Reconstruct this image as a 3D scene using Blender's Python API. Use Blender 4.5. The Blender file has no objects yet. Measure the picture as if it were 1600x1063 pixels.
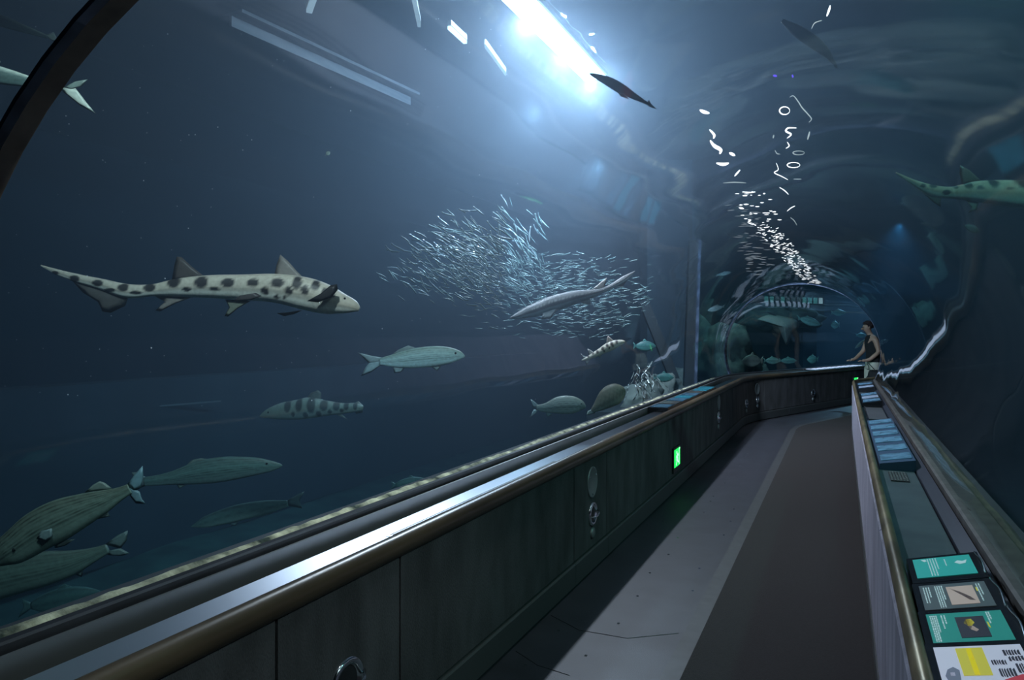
import bpy, bmesh, math, random
import numpy as np
from mathutils import Vector, Matrix, noise

# ------------------------------------------------------------------ camera, world, lights, exposure
SC = bpy.context.scene
COL = SC.collection
F = 1150.0; VX = 1315.0; HY = 519.0; EYE = 1.55
TH = math.atan((VX - 800.0) / F); CT, ST = math.cos(TH), math.sin(TH)
cam_d = bpy.data.cameras.new('camera'); cam = bpy.data.objects.new('camera', cam_d); COL.objects.link(cam)
cam.location = (0, 0, EYE); cam.rotation_euler = (math.pi / 2, 0, TH)
cam_d.sensor_width = 36.0; cam_d.lens = F / 1600.0 * 36.0; cam_d.shift_y = -12.5 / 1600.0
cam_d.clip_start = 0.02; cam_d.clip_end = 200
SC.camera = cam
SC.view_settings.view_transform = 'Standard'; SC.view_settings.look = 'None'
SC.view_settings.gamma = 1.0; SC.view_settings.use_curve_mapping = False
SC.view_settings.exposure = -0.15
W = bpy.data.worlds.new('world'); SC.world = W; W.use_nodes = True
W.node_tree.nodes['Background'].inputs[0].default_value = (0.05, 0.08, 0.1, 1)
W.node_tree.nodes['Background'].inputs[1].default_value = 0.02
SC.cycles.use_denoising = True
SC.cycles.max_bounces = 8; SC.cycles.diffuse_bounces = 2; SC.cycles.glossy_bounces = 3
SC.cycles.transmission_bounces = 2; SC.cycles.transparent_max_bounces = 32; SC.cycles.volume_bounces = 1
SC.cycles.sample_clamp_indirect = 4.0; SC.cycles.sample_clamp_direct = 0.0
SC.cycles.caustics_reflective = False; SC.cycles.caustics_refractive = False

def lamp(name, kind, loc, power, color, aim=None, size=0.3, sy=None, spot=1.2, blend=0.6, parent=None):
    d = bpy.data.lights.new(name, kind); d.energy = power; d.color = color
    if kind == 'AREA':
        d.shape = 'RECTANGLE' if sy else 'SQUARE'; d.size = size
        if sy: d.size_y = sy
    else:
        d.shadow_soft_size = size
    if kind == 'SPOT': d.spot_size = spot; d.spot_blend = blend
    o = bpy.data.objects.new(name, d); COL.objects.link(o); o.location = loc
    if aim is not None:
        o.rotation_euler = (Vector(aim) - Vector(loc)).to_track_quat('-Z', 'Y').to_euler()
    return o
WATER_Z = 4.6
# (x, y, z, power, colour, aim, spot angle)
# kind, location, power, colour, aim, spot angle or (width, length)
TANK_AND_FILL_LIGHTS = [  # tank lamps, with unseen fill lights added among them
    ('POINT', (-2.66, 6.3, 4.40), 380, (1.0, 0.91, 1.0), None, 0.05),
    ('POINT', (-2.66, 7.2, 4.40), 440, (1.0, 0.91, 1.0), None, 0.05),
    ('POINT', (-2.66, 8.2, 4.40), 440, (1.0, 0.91, 1.0), None, 0.05),
    ('SPOT', (-2.66, 6.2, 4.42), 700, (0.98, 0.90, 1.0), (-3.6, 7.6, 3.2), 2.5),
    ('SPOT', (-2.66, 7.4, 4.42), 800, (0.98, 0.90, 1.0), (-3.4, 8.8, 3.2), 2.5),
    ('SPOT', (-2.5, 6.0, 4.45), 1500, (0.96, 0.89, 1.0), (-2.2, 9.2, 3.0), 1.5),
    ('SPOT', (-2.3, 7.6, 4.45), 1500, (0.96, 0.89, 1.0), (-1.7, 10.6, 3.2), 1.5),
    ('SPOT', (-2.8, 4.6, 4.50), 420, (0.90, 0.88, 1.0), (-2.5, 8.0, 2.6), 1.6),
    ('SPOT', (-1.1, 0.6, 4.45), 850, (1.0, 0.96, 0.92), (-3.2, 3.2, 1.0), 0.95),  # added fill from the viewer's side for the shark's flank
    ('SPOT', (-0.9, 3.2, 4.45), 330, (0.85, 0.97, 1.0), (-4.2, 5.6, 0.4), 1.1),  # added fill to brighten the striped bass on the left
    ('SPOT', (-3.6, 8.8, 4.45), 330, (0.90, 0.88, 1.0), (-1.7, 1.9, 0.8), 0.6),
    ('SPOT', (-3.8, 12.2, 4.45), 560, (0.90, 0.88, 1.0), (-1.7, 2.6, 0.8), 0.45),
    ('SPOT', (-3.2, 14.4, 4.45), 560, (0.84, 0.90, 1.0), (-1.7, 3.8, 0.8), 0.45),
    ('SPOT', (-0.5, 1.6, 4.45), 60, (1.0, 0.92, 1.0), (-0.6, 1.8, 0.0), 0.95),
    ('SPOT', (-0.5, 4.4, 4.45), 60, (1.0, 0.92, 1.0), (-0.6, 4.8, 0.0), 0.95),
    ('SPOT', (-0.5, 8.2, 4.45), 70, (1.0, 0.95, 1.0), (-0.6, 9.0, 0.0), 0.9),
    ('SPOT', (-0.3, 12.4, 4.45), 130, (1.0, 0.95, 1.0), (-0.4, 12.9, 0.0), 1.0),
    ('SPOT', (1.0, 6.0, 4.50), 120, (0.40, 1.0, 0.90), (1.0, 7.6, 0.0), 2.2),  # added fill from the right, lightens the barrier's shadow on the walkway
    ('SPOT', (3.0, 3.4, 4.50), 560, (0.40, 1.0, 0.80), (2.6, 5.0, 0.0), 2.3),
    ('SPOT', (1.4, 22.0, 4.45), 1700, (0.42, 0.74, 1.0), (1.0, 20.5, 0.0), 1.7),
    ('SPOT', (-3.0, 15.5, 4.45), 520, (0.5, 0.9, 0.85), (-2.6, 17.0, 0.0), 2.0),
    ('SPOT', (2.0, 1.0, 4.50), 420, (0.9, 0.95, 0.9), (-1.2, 1.3, 1.7), 0.9),  # unseen light added to brighten the near rib and left sill
]
LS = 1.2
for kind, loc, p, c, aim, sp in TANK_AND_FILL_LIGHTS:
    if kind == 'SPOT': lamp('tank_or_fill_light', kind, loc, p * LS, c, aim, size=0.07, spot=sp, blend=1.0)
    else: lamp('tank_or_fill_light', kind, loc, p * LS, c, None, size=sp)

# ------------------------------------------------------------------ helpers
def ray(px, py):
    """direction with unit forward depth"""
    dx = (px - 800.0) / F; dz = (HY - py) / F
    return np.array([dx * CT - ST, dx * ST + CT, dz])
def P(px, py, D):
    """world point seen at a pixel at depth D"""
    return np.array([0, 0, EYE]) + ray(px, py) * D
def PZ(px, py, z):
    d = ray(px, py); return np.array([0, 0, EYE]) + d * ((z - EYE) / d[2])

S0 = 12.4; R0 = 2.0; PH = 0.366
def path(s, a, z=0.0):
    if s <= S0: return (a, s, z)
    ph = (s - S0) / R0
    if ph <= PH:
        return (R0 - (R0 - a) * math.cos(ph), S0 + (R0 - a) * math.sin(ph), z)
    e = s - S0 - PH * R0
    return (R0 - (R0 - a) * math.cos(PH) + e * math.sin(PH), S0 + (R0 - a) * math.sin(PH) + e * math.cos(PH), z)
def heading(s):
    return min(max((s - S0) / R0, 0), PH)
def to_px(p):
    x, y, z = p; xc = x * CT + y * ST; D = -x * ST + y * CT
    return 800 + F * xc / D, HY - F * (z - EYE) / D
def s_of_px(px, a, lo=0.3, hi=22.0):
    for _ in range(50):
        m = (lo + hi) / 2
        if to_px(path(m, a, 1))[0] < px: lo = m
        else: hi = m
    return lo
def srange(s0, s1, step=0.5):
    out = [s0]; v = math.floor(s0 / step) * step + step
    ks = []
    while v < s1 - 1e-4: ks.append(v); v += step
    if s1 > S0 and s0 < S0 + PH * R0:
        ks += [S0 + PH * R0 * k / 8 for k in range(9)]
        ks = [k for k in ks if s0 + 1e-3 < k < s1 - 1e-3]
    return sorted(set(out + ks + [s1]))

def put(o, label=None, cat=None, group=None, kind=None):
    if label: o['label'] = label
    if cat: o['category'] = cat
    if group: o['group'] = group
    if kind: o['kind'] = kind
    return o
def empty(name, loc, label=None, cat=None, group=None, kind=None):
    o = bpy.data.objects.new(name, None); COL.objects.link(o); o.location = loc; o.empty_display_size = 0.1
    return put(o, label, cat, group, kind)
def wloc(o):
    v = Vector((0, 0, 0))
    while o is not None: v = v + o.location; o = o.parent
    return v
def mk(name, V, Fc, m, parent=None, smooth=False, colors=None, origin=None):
    V = np.array(V, dtype=float).reshape(-1, 3)
    if parent is not None: off = np.array(wloc(parent))
    elif origin is not None: off = np.array(origin, dtype=float)
    else: off = np.array([(V[:, 0].min() + V[:, 0].max()) / 2, (V[:, 1].min() + V[:, 1].max()) / 2, V[:, 2].min()])
    me = bpy.data.meshes.new(name); me.from_pydata([tuple(v) for v in (V - off)], [], [tuple(f) for f in Fc])
    if m is not None: me.materials.append(m)
    if smooth: me.polygons.foreach_set('use_smooth', [True] * len(me.polygons))
    if colors is not None:
        at = me.color_attributes.new('col', 'FLOAT_COLOR', 'POINT')
        c = np.ones((len(V), 4)); c[:, :3] = np.array(colors).reshape(-1, 3)
        at.data.foreach_set('color', c.ravel())
    me.update()
    o = bpy.data.objects.new(name, me); COL.objects.link(o)
    if parent is not None: o.parent = parent
    else: o.location = off
    return o
class MB:
    def __init__(s): s.V = []; s.F = []
    def add(s, V, Fc):
        n = len(s.V); s.V += [tuple(v) for v in V]; s.F += [tuple(i + n for i in f) for f in Fc]; return s
    def box(s, x0, x1, y0, y1, z0, z1, M=None):
        V = [(x, y, z) for x in (x0, x1) for y in (y0, y1) for z in (z0, z1)]
        if M is not None: V = [tuple(M @ Vector(v)) for v in V]
        return s.add(V, [(0, 1, 3, 2), (4, 6, 7, 5), (0, 4, 5, 1), (2, 3, 7, 6), (0, 2, 6, 4), (1, 5, 7, 3)])
    def tube(s, pts, r, n=8, cap=True):
        pts = [Vector(p) for p in pts]; V = []; Fc = []
        up = Vector((0, 0, 1))
        for i, p in enumerate(pts):
            t = (pts[min(i + 1, len(pts) - 1)] - pts[max(i - 1, 0)]).normalized()
            u = t.cross(up)
            if u.length < 1e-3: u = t.cross(Vector((1, 0, 0)))
            u.normalize(); w = u.cross(t)
            rr = r[i] if hasattr(r, '__len__') else r
            V += [tuple(p + (u * math.cos(2 * math.pi * k / n) + w * math.sin(2 * math.pi * k / n)) * rr) for k in range(n)]
        for i in range(len(pts) - 1):
            Fc += [(i * n + k, i * n + (k + 1) % n, (i + 1) * n + (k + 1) % n, (i + 1) * n + k) for k in range(n)]
        if cap: Fc += [tuple(range(n))[::-1], tuple(range((len(pts) - 1) * n, len(pts) * n))]
        return s.add(V, Fc)
    def sweep(s, prof, ss, closed=True, cap=True, flip=False):
        n = len(prof); V = []; Fc = []
        for t in ss: V += [path(t, a, z) for a, z in prof]
        m = n if closed else n - 1
        for i in range(len(ss) - 1):
            for k in range(m):
                f = (i * n + k, i * n + (k + 1) % n, (i + 1) * n + (k + 1) % n, (i + 1) * n + k)
                Fc.append(f[::-1] if flip else f)
        if cap and closed:
            a, b = tuple(range(n))[::-1], tuple(range((len(ss) - 1) * n, len(ss) * n))
            Fc += [a[::-1], b[::-1]] if flip else [a, b]
        return s.add(V, Fc)
    def build(s, name, m, parent=None, smooth=False, **k):
        return mk(name, s.V, s.F, m, parent, smooth, **k)
def fixn(o, angle=None):
    bm = bmesh.new(); bm.from_mesh(o.data); bmesh.ops.recalc_face_normals(bm, faces=bm.faces)
    bm.to_mesh(o.data); bm.free()
    if angle:
        o.data.polygons.foreach_set('use_smooth', [True] * len(o.data.polygons))
        try: o.data.set_sharp_from_angle(angle=angle)
        except Exception: pass
    return o
def bevel(o, w, seg=2):
    bm = bmesh.new(); bm.from_mesh(o.data); bmesh.ops.recalc_face_normals(bm, faces=bm.faces)
    bmesh.ops.bevel(bm, geom=list(bm.edges), offset=w, segments=seg, profile=0.7, affect='EDGES', clamp_overlap=True)
    bm.to_mesh(o.data); bm.free(); return o

# ------------------------------------------------------------------ materials
def nt(name):
    m = bpy.data.materials.new(name); m.use_nodes = True; t = m.node_tree; return m, t, t.nodes['Principled BSDF']
def mat(name, c, rough=0.6, metal=0.0, spec=0.5, var=0.0, vscale=20, bump=0.0, bscale=60, stretch=(1, 1, 1), c2=None, aniso=0, emit=None, es=0, detail=4):
    m, t, b = nt(name)
    b.inputs['Roughness'].default_value = rough; b.inputs['Metallic'].default_value = metal
    b.inputs['Specular IOR Level'].default_value = spec
    b.inputs['Base Color'].default_value = (*c, 1)
    if aniso:   # brushed along the tunnel: the highlight spreads across it
        b.inputs['Anisotropic'].default_value = aniso
        cx = t.nodes.new('ShaderNodeCombineXYZ'); cx.inputs[0].default_value = 1.0; t.links.new(cx.outputs[0], b.inputs['Tangent'])
    if emit: b.inputs['Emission Color'].default_value = (*emit, 1); b.inputs['Emission Strength'].default_value = es
    if var or c2 or bump:
        tc = t.nodes.new('ShaderNodeNewGeometry'); mp = t.nodes.new('ShaderNodeMapping'); mp.inputs['Scale'].default_value = stretch
        t.links.new(tc.outputs['Position'], mp.inputs['Vector'])
    if var or c2:
        n = t.nodes.new('ShaderNodeTexNoise'); n.inputs['Scale'].default_value = vscale; n.inputs['Detail'].default_value = detail
        t.links.new(mp.outputs[0], n.inputs['Vector'])
        r = t.nodes.new('ShaderNodeValToRGB'); r.color_ramp.elements[0].position = 0.35; r.color_ramp.elements[1].position = 0.68
        lo = c2 if c2 else tuple(x * (1 - var) for x in c); hi = c if c2 else tuple(min(1, x * (1 + var)) for x in c)
        r.color_ramp.elements[0].color = (*lo, 1); r.color_ramp.elements[1].color = (*hi, 1)
        t.links.new(n.outputs['Fac'], r.inputs[0]); t.links.new(r.outputs[0], b.inputs['Base Color'])
    if bump:
        n = t.nodes.new('ShaderNodeTexNoise'); n.inputs['Scale'].default_value = bscale; n.inputs['Detail'].default_value = 5
        t.links.new(mp.outputs[0], n.inputs['Vector'])
        bp = t.nodes.new('ShaderNodeBump'); bp.inputs['Strength'].default_value = bump; bp.inputs['Distance'].default_value = 0.01
        t.links.new(n.outputs['Fac'], bp.inputs['Height']); t.links.new(bp.outputs[0], b.inputs['Normal'])
    return m
def emat(name, c, s):
    m, t, b = nt(name); e = t.nodes.new('ShaderNodeEmission'); e.inputs[0].default_value = (*c, 1); e.inputs[1].default_value = s
    t.links.new(e.outputs[0], t.nodes['Material Output'].inputs[0]); t.nodes.remove(b); return m
def vmat(name, rough=0.45, spec=0.5, bump=0.15):
    m, t, b = nt(name); a = t.nodes.new('ShaderNodeVertexColor'); a.layer_name = 'col'
    n = t.nodes.new('ShaderNodeTexNoise'); n.inputs['Scale'].default_value = 60; n.inputs['Detail'].default_value = 3
    g = t.nodes.new('ShaderNodeNewGeometry'); t.links.new(g.outputs['Position'], n.inputs['Vector'])
    mx = t.nodes.new('ShaderNodeMix'); mx.data_type = 'RGBA'; mx.blend_type = 'MULTIPLY'; mx.inputs[0].default_value = 0.5
    t.links.new(a.outputs[0], mx.inputs[6]); t.links.new(n.outputs['Fac'], mx.inputs[7])
    t.links.new(mx.outputs[2], b.inputs['Base Color']); b.inputs['Roughness'].default_value = rough
    b.inputs['Specular IOR Level'].default_value = spec
    bp = t.nodes.new('ShaderNodeBump'); bp.inputs['Strength'].default_value = bump; bp.inputs['Distance'].default_value = 0.004
    t.links.new(n.outputs['Fac'], bp.inputs['Height']); t.links.new(bp.outputs[0], b.inputs['Normal'])
    return m
def pane_mat(name, ior, bump, scale, stretch, dist=0.02, tint=(1, 1, 1), detail=2):
    """clear sheet: straight-through transmission plus a fresnel-weighted wavy reflection"""
    m, t, b = nt(name); t.nodes.remove(b)
    tr = t.nodes.new('ShaderNodeBsdfTransparent'); tr.inputs[0].default_value = (*tint, 1)
    gl = t.nodes.new('ShaderNodeBsdfAnisotropic'); gl.inputs['Roughness'].default_value = 0.03
    fr = t.nodes.new('ShaderNodeFresnel'); fr.inputs[0].default_value = ior
    g = t.nodes.new('ShaderNodeNewGeometry'); mp = t.nodes.new('ShaderNodeMapping'); mp.inputs['Scale'].default_value = stretch
    n = t.nodes.new('ShaderNodeTexNoise'); n.inputs['Scale'].default_value = scale; n.inputs['Detail'].default_value = detail
    bp = t.nodes.new('ShaderNodeBump'); bp.inputs['Strength'].default_value = bump; bp.inputs['Distance'].default_value = dist
    mx = t.nodes.new('ShaderNodeMixShader')
    t.links.new(g.outputs['Position'], mp.inputs[0]); t.links.new(mp.outputs[0], n.inputs['Vector'])
    t.links.new(n.outputs['Fac'], bp.inputs['Height']); t.links.new(bp.outputs[0], gl.inputs['Normal'])
    # the sheet reflects at the face it is met on; its far face only transmits
    om = t.nodes.new('ShaderNodeMath'); om.operation = 'SUBTRACT'; om.inputs[0].default_value = 1.0; t.links.new(g.outputs['Backfacing'], om.inputs[1])
    mu = t.nodes.new('ShaderNodeMath'); mu.operation = 'MULTIPLY'; t.links.new(fr.outputs[0], mu.inputs[0]); t.links.new(om.outputs[0], mu.inputs[1])
    t.links.new(mu.outputs[0], mx.inputs[0]); t.links.new(tr.outputs[0], mx.inputs[1]); t.links.new(gl.outputs[0], mx.inputs[2])
    t.links.new(mx.outputs[0], t.nodes['Material Output'].inputs[0]); return m

M_carpet = mat('carpet', (0.011, 0.0085, 0.0082), 0.95, var=0.3, vscale=90, bump=0.6, bscale=300)
M_floor = mat('walkway', (0.023, 0.024, 0.031), 0.55, var=0.18, vscale=5, bump=0.15, bscale=200)
M_border = mat('border', (0.036, 0.037, 0.039), 0.6, var=0.15, vscale=12)
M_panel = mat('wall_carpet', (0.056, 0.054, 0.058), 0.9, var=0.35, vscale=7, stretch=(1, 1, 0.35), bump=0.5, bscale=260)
M_black = mat('black', (0.01, 0.011, 0.013), 0.5)
M_blackgloss = mat('black_gloss', (0.008, 0.009, 0.011), 0.15)
M_rail = mat('rail_wood', (0.12, 0.085, 0.05), 0.32, metal=0.3, c2=(0.055, 0.038, 0.026), vscale=6, stretch=(1, 0.2, 1), bump=0.08, bscale=40)
M_railr = mat('rail_brass', (0.30, 0.24, 0.14), 0.35, metal=0.5, c2=(0.11, 0.085, 0.05), vscale=9, stretch=(1, 0.5, 1), bump=0.08, bscale=40)
M_steel = mat('brushed_steel', (0.72, 0.74, 0.80), 0.48, metal=1.0, aniso=0.97)
M_steeld = mat('dark_steel', (0.36, 0.36, 0.36), 0.42, metal=0.85)
M_chrome = mat('chrome', (0.75, 0.77, 0.8), 0.12, metal=1.0)
M_disc = mat('disc', (0.22, 0.24, 0.24), 0.5, metal=0.6)
M_sill = mat('sill', (0.03, 0.03, 0.036), 0.45, var=0.2, vscale=8)
M_rib = mat('rib', (0.55, 0.40, 0.33), 0.6, var=0.35, vscale=8)
M_gasket = mat('gasket', (0.10, 0.12, 0.18), 0.25, metal=0.4, var=0.5, vscale=9)
M_rock = mat('rock', (0.11, 0.13, 0.11), 0.9, c2=(0.03, 0.04, 0.04), vscale=4, bump=0.9, bscale=9)
M_conc = mat('concrete', (0.035, 0.04, 0.05), 0.9, var=0.25, vscale=1.2)
M_dark = mat('dark_wall', (0.03, 0.045, 0.055), 0.95, var=0.2, vscale=1)
M_acr = pane_mat('acrylic', 1.34, 0.35, 1.3, (1.0, 0.6, 1.0), dist=0.03, detail=1.2)
M_surf = pane_mat('water_surface', 1.15, 0.8, 1.6, (1, 0.7, 1), dist=0.06)
M_white = emat('lamp_face', (0.85, 0.93, 1.0), 30.0)

# water
wv = bpy.data.materials.new('water'); wv.use_nodes = True; t = wv.node_tree; t.nodes.clear()
out = t.nodes.new('ShaderNodeOutputMaterial'); sc = t.nodes.new('ShaderNodeVolumeScatter'); ab = t.nodes.new('ShaderNodeVolumeAbsorption'); ad = t.nodes.new('ShaderNodeAddShader')
sc.inputs['Color'].default_value = (0.62, 0.78, 1.0, 1); sc.inputs['Density'].default_value = 0.032; sc.inputs['Anisotropy'].default_value = 0.5
ab.inputs['Color'].default_value = (0.30, 0.56, 0.66, 1); ab.inputs['Density'].default_value = 0.29
t.links.new(sc.outputs[0], ad.inputs[0]); t.links.new(ab.outputs[0], ad.inputs[1]); t.links.new(ad.outputs[0], out.inputs['Volume'])
M_water = wv

# ------------------------------------------------------------------ structure
SA, SB = -2.6, 25.0            # extent of the tunnel along its path
GC, GZ, GR, GB = -0.68, 1.22, 1.22, 0.918 # acrylic arch: centre, height of centre, radius
SILL = 0.83
def arch(r, n=40, z0=SILL, k0=0.0, k1=1.0):
    a0 = math.asin((z0 - GZ) / (r * GB)); out = []
    for k in range(n + 1):
        q = a0 + (math.pi - 2 * a0) * (k0 + (k1 - k0) * k / n)
        out.append((GC - r * math.cos(q), GZ + r * GB * math.sin(q)))
    return out
# water body: tank box with the tunnel left out
wb = MB(); x0, x1, y0, y1, z0, z1 = -11.5, 13, -4.5, 32, -1.3, WATER_Z
V = [(x, y, z) for x in (x0, x1) for y in (y0, y1) for z in (z0, z1)]
wb.add(V, [(0, 1, 3, 2), (4, 6, 7, 5), (0, 4, 5, 1), (2, 3, 7, 6), (0, 2, 6, 4), (1, 5, 7, 3)])
n0 = len(wb.V)
duct = [(GC - 1.23, -0.4)] + arch(GR + 0.065, 40) + [(GC + 1.23, -0.4)]
nd = MB(); nd.sweep(duct, srange(SA - .1, SB + .1)); o = nd.build('tmp', None); fixn(o)
Vd = [tuple(v.co + o.location) for v in o.data.vertices]; Fd = [tuple(p.vertices)[::-1] for p in o.data.polygons]
bpy.data.objects.remove(o)
wbx = MB(); wbx.add(V, wb.F); ob = wbx.build('tmp', None); fixn(ob)
Fb = [tuple(p.vertices) for p in ob.data.polygons]; bpy.data.objects.remove(ob)
wf = MB(); wf.add(V, Fb); wf.add(Vd, Fd)
put(wf.build('water', M_water, origin=(0, 0, 0)), kind='structure')
def grid(name, x0, x1, y0, y1, z, nx, ny, fn, m, down=False, **k):
    V = []; Fc = []
    for i in range(nx + 1):
        for j in range(ny + 1):
            x = x0 + (x1 - x0) * i / nx; y = y0 + (y1 - y0) * j / ny; V.append((x, y, z + fn(x, y)))
    for i in range(nx):
        for j in range(ny): q = i * (ny + 1) + j; Fc.append((q, q + 1, q + ny + 2, q + ny + 1) if down else (q, q + ny + 1, q + ny + 2, q + 1))
    return mk(name, V, Fc, m, smooth=True, **k)
put(grid('water_surface', -11.4, 12.9, -4.4, 31.9, WATER_Z + 0.02, 60, 90, lambda x, y: 0.012 * noise.noise(Vector((x * 1.2, y * .8, 0))), M_surf, down=True), kind='structure')
put(grid('tank_floor', -11.4, 12.9, -4.4, 31.9, -1.22, 60, 90, lambda x, y: 0.12 * noise.noise(Vector((x * .5, y * .5, 3))), mat('sand', (0.05, 0.11, 0.085), 0.95, var=0.4, vscale=3, bump=0.5, bscale=20)), kind='structure')
for nm, bx in (('wall_left_of_tank', (-11.45, -11.0, -4.4, 31.9)), ('wall_right_of_tank', (8.5, 9.0, -4.4, 31.9)), ('wall_end_of_tank', (-11, 9, 29.5, 29.9)), ('wall_back_of_tank', (-11, 9, -4.3, -4.0))):
    put(MB().box(*bx, -1.25, WATER_Z).build(nm, M_dark), kind='structure')
put(MB().box(-12, 13, -5, 32, 6.4, 6.6).build('ceiling', M_black), kind='structure')
# floor of the walkway, border, carpet
put(MB().sweep([(-1.52, -0.05), (-1.52, 0.0), (-0.74, 0.0), (-0.74, -0.05)], srange(SA, SB)).build('floor', M_floor), kind='structure')
put(MB().sweep([(-0.74, -0.05), (-0.74, 0.004), (-0.655, 0.004), (-0.655, -0.05)], srange(SA, SB)).build('trim_floor_border', M_border), kind='structure')
put(MB().sweep([(-0.655, -0.05), (-0.655, 0.008), (0.16, 0.008), (0.16, -0.05)], srange(SA, SB)).build('carpet_floor', M_carpet), kind='structure')
# acrylic
ai, ao = arch(GR), arch(GR + 0.05)
acr = put(fixn(MB().sweep(ai + ao[::-1], srange(SA, SB, 0.4)).build('window_1', M_acr), math.radians(35)), kind='structure')
# end walls
for nm, s in (('wall_start', SA - 0.02), ('wall_end', SB + 0.02)):
    prof = [(-1.95, -0.05)] + arch(GR + .05) + [(0.6, -0.05)]
    put(MB().sweep(prof, [s - 0.03, s + 0.03]).build(nm, M_black), kind='structure')
# left barrier -------------------------------------------------------------
wl = put(MB().sweep([(-1.80, -0.05), (-1.80, 0.62), (-1.53, 0.62), (-1.53, -0.05)], srange(SA, SB)).build('wall_left', M_black), kind='structure')
seam = [s_of_px(x, -1.48) for x in (432, 625, 897, 948, 1045, 1072, 1117, 1145, 1194, 1232, 1280, 1319)]
seam = [-2.6, -1.2, 0.3] + seam + [19.5, 21.5, 23.5, 25.0]
for a, b in zip(seam[:-1], seam[1:]):
    g = 0.006
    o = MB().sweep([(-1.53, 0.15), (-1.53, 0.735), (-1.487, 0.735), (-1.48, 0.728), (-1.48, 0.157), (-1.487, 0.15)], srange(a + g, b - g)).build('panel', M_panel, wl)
    o = MB().sweep([(-1.53, 0.015), (-1.53, 0.145), (-1.475, 0.145), (-1.468, 0.138), (-1.468, 0.015)], srange(a + .002, b - .002)).build('kick_plate', mat('kick', (0.045, 0.048, 0.05), 0.6) if a < -2 else bpy.data.materials['kick'], wl)
def oval(ca, cz, ra, rz, n=20):
    return [(ca + ra * math.cos(2 * math.pi * k / n), cz + rz * math.sin(2 * math.pi * k / n)) for k in range(n)]
hr = MB().sweep(oval(-1.495, 0.762, 0.036, 0.042), srange(SA, SB)).build('handrail', M_rail, smooth=True)
put(hr, 'long brown rounded handrail along the left barrier', 'handrail')
sh = empty('counter_shelf', path(5, -1.65, 0.7), 'brushed steel shelf trough behind the left handrail', 'shelf')
MB().sweep([(-1.53, 0.745), (-1.53, 0.765), (-1.60, 0.765), (-1.60, 0.745)][::-1], srange(SA, SB)).build('front_strip', M_steel, sh)
MB().sweep([(-1.603, 0.73), (-1.603, 0.758), (-1.70, 0.758), (-1.705, 0.75), (-1.705, 0.64), (-1.69, 0.64), (-1.69, 0.73)][::-1], srange(SA, SB)).build('shelf_plate', M_steel, sh)
MB().sweep([(-1.765, 0.60), (-1.765, 0.80), (-1.775, 0.80), (-1.775, 0.60)], srange(SA, SB)).build('back_plate', M_steeld, sh)
MB().sweep([(-1.71, 0.60), (-1.71, 0.64), (-1.765, 0.64), (-1.765, 0.60)], srange(SA, SB)).build('trough_floor', M_black, sh)
put(MB().sweep([(-1.787, 0.62), (-1.787, SILL - .012), (-1.793, SILL - .006), (-1.818, SILL - .006), (-1.818, 0.62)], srange(SA, SB)).build('trim_left_sill', M_sill), kind='structure')
# right barrier -------------------------------------------------------------
wr = put(MB().sweep([(0.19, -0.05), (0.19, 0.60), (0.46, 0.60), (0.46, -0.05)], srange(SA, SB)).build('wall_right', M_black), kind='structure')
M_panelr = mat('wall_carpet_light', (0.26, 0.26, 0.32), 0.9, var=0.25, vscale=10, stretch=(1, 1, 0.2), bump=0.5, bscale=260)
rs = [-2.6, -0.6, 1.42, 3.4, 5.4, 7.4, 9.4, 11.4, 12.9, 15, 17, 19, 21, 23, 25]
for a, b in zip(rs[:-1], rs[1:]):
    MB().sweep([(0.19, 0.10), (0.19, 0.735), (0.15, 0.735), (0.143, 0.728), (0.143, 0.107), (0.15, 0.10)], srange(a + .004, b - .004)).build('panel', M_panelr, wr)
    MB().sweep([(0.19, 0.01), (0.19, 0.095), (0.138, 0.095), (0.138, 0.01)], srange(a + .002, b - .002)).build('kick_plate', bpy.data.materials['kick'], wr)
hr = MB().sweep(oval(0.168, 0.765, 0.022, 0.04), srange(SA, SB)).build('handrail', M_railr, smooth=True)
put(hr, 'mottled brass handrail along the right barrier, closest to the viewer', 'handrail')
sh = empty('counter_shelf', path(5, 0.3, 0.7), 'dull teal grey shelf trough behind the right brass handrail', 'shelf')
M_tshelf = mat('shelf_right', (0.16, 0.20, 0.22), 0.3, metal=0.6, var=0.15, vscale=5)
MB().sweep([(0.19, 0.73), (0.19, 0.755), (0.375, 0.755), (0.38, 0.75), (0.38, 0.73)], srange(SA, SB)).build('shelf_plate', M_tshelf, sh)
MB().sweep([(0.385, 0.70), (0.385, 0.765), (0.425, 0.80), (0.425, 0.70)], srange(SA, SB)).build('back_plate', mat('shelf_back', (0.05, 0.055, 0.075), 0.3, metal=0.3), sh)
put(MB().sweep([(0.435, 0.62), (0.435, SILL - .01), (0.445, SILL - .004), (0.54, SILL - .004), (0.54, 0.62)], srange(SA, SB)).build('trim_right_sill', mat('sill_right', (0.045, 0.042, 0.04), 0.7, var=0.4, vscale=12)), kind='structure')
# outer plinths that carry the acrylic
put(MB().sweep([(-1.98, -1.2), (-1.98, 0.79), (-1.88, 0.79), (-1.88, -1.2)], srange(SA, SB)).build('wall_left_plinth', M_conc), kind='structure')
put(MB().sweep([(0.55, -1.2), (0.55, 0.80), (0.62, 0.80), (0.62, -1.2)], srange(SA, SB)).build('wall_right_plinth', M_conc), kind='structure')
# ribs over the acrylic joints
for i, (s, w, k1) in enumerate(((0.990, 0.022, 1), (12.77, 0.02, 1))):
    r = MB().sweep(arch(GR - .012, k1=k1) + arch(GR - .002, k1=k1)[::-1], [s - w, s + w]).build('trim_%d' % (i + 1), (M_rib, M_gasket)[i])
    fixn(r); put(r, kind='structure')
    MB().sweep(arch(GR - .014, k1=k1) + arch(GR - .002, k1=k1)[::-1], [s - w - 0.022, s - w - 0.001]).build('gasket', M_gasket, r)

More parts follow.
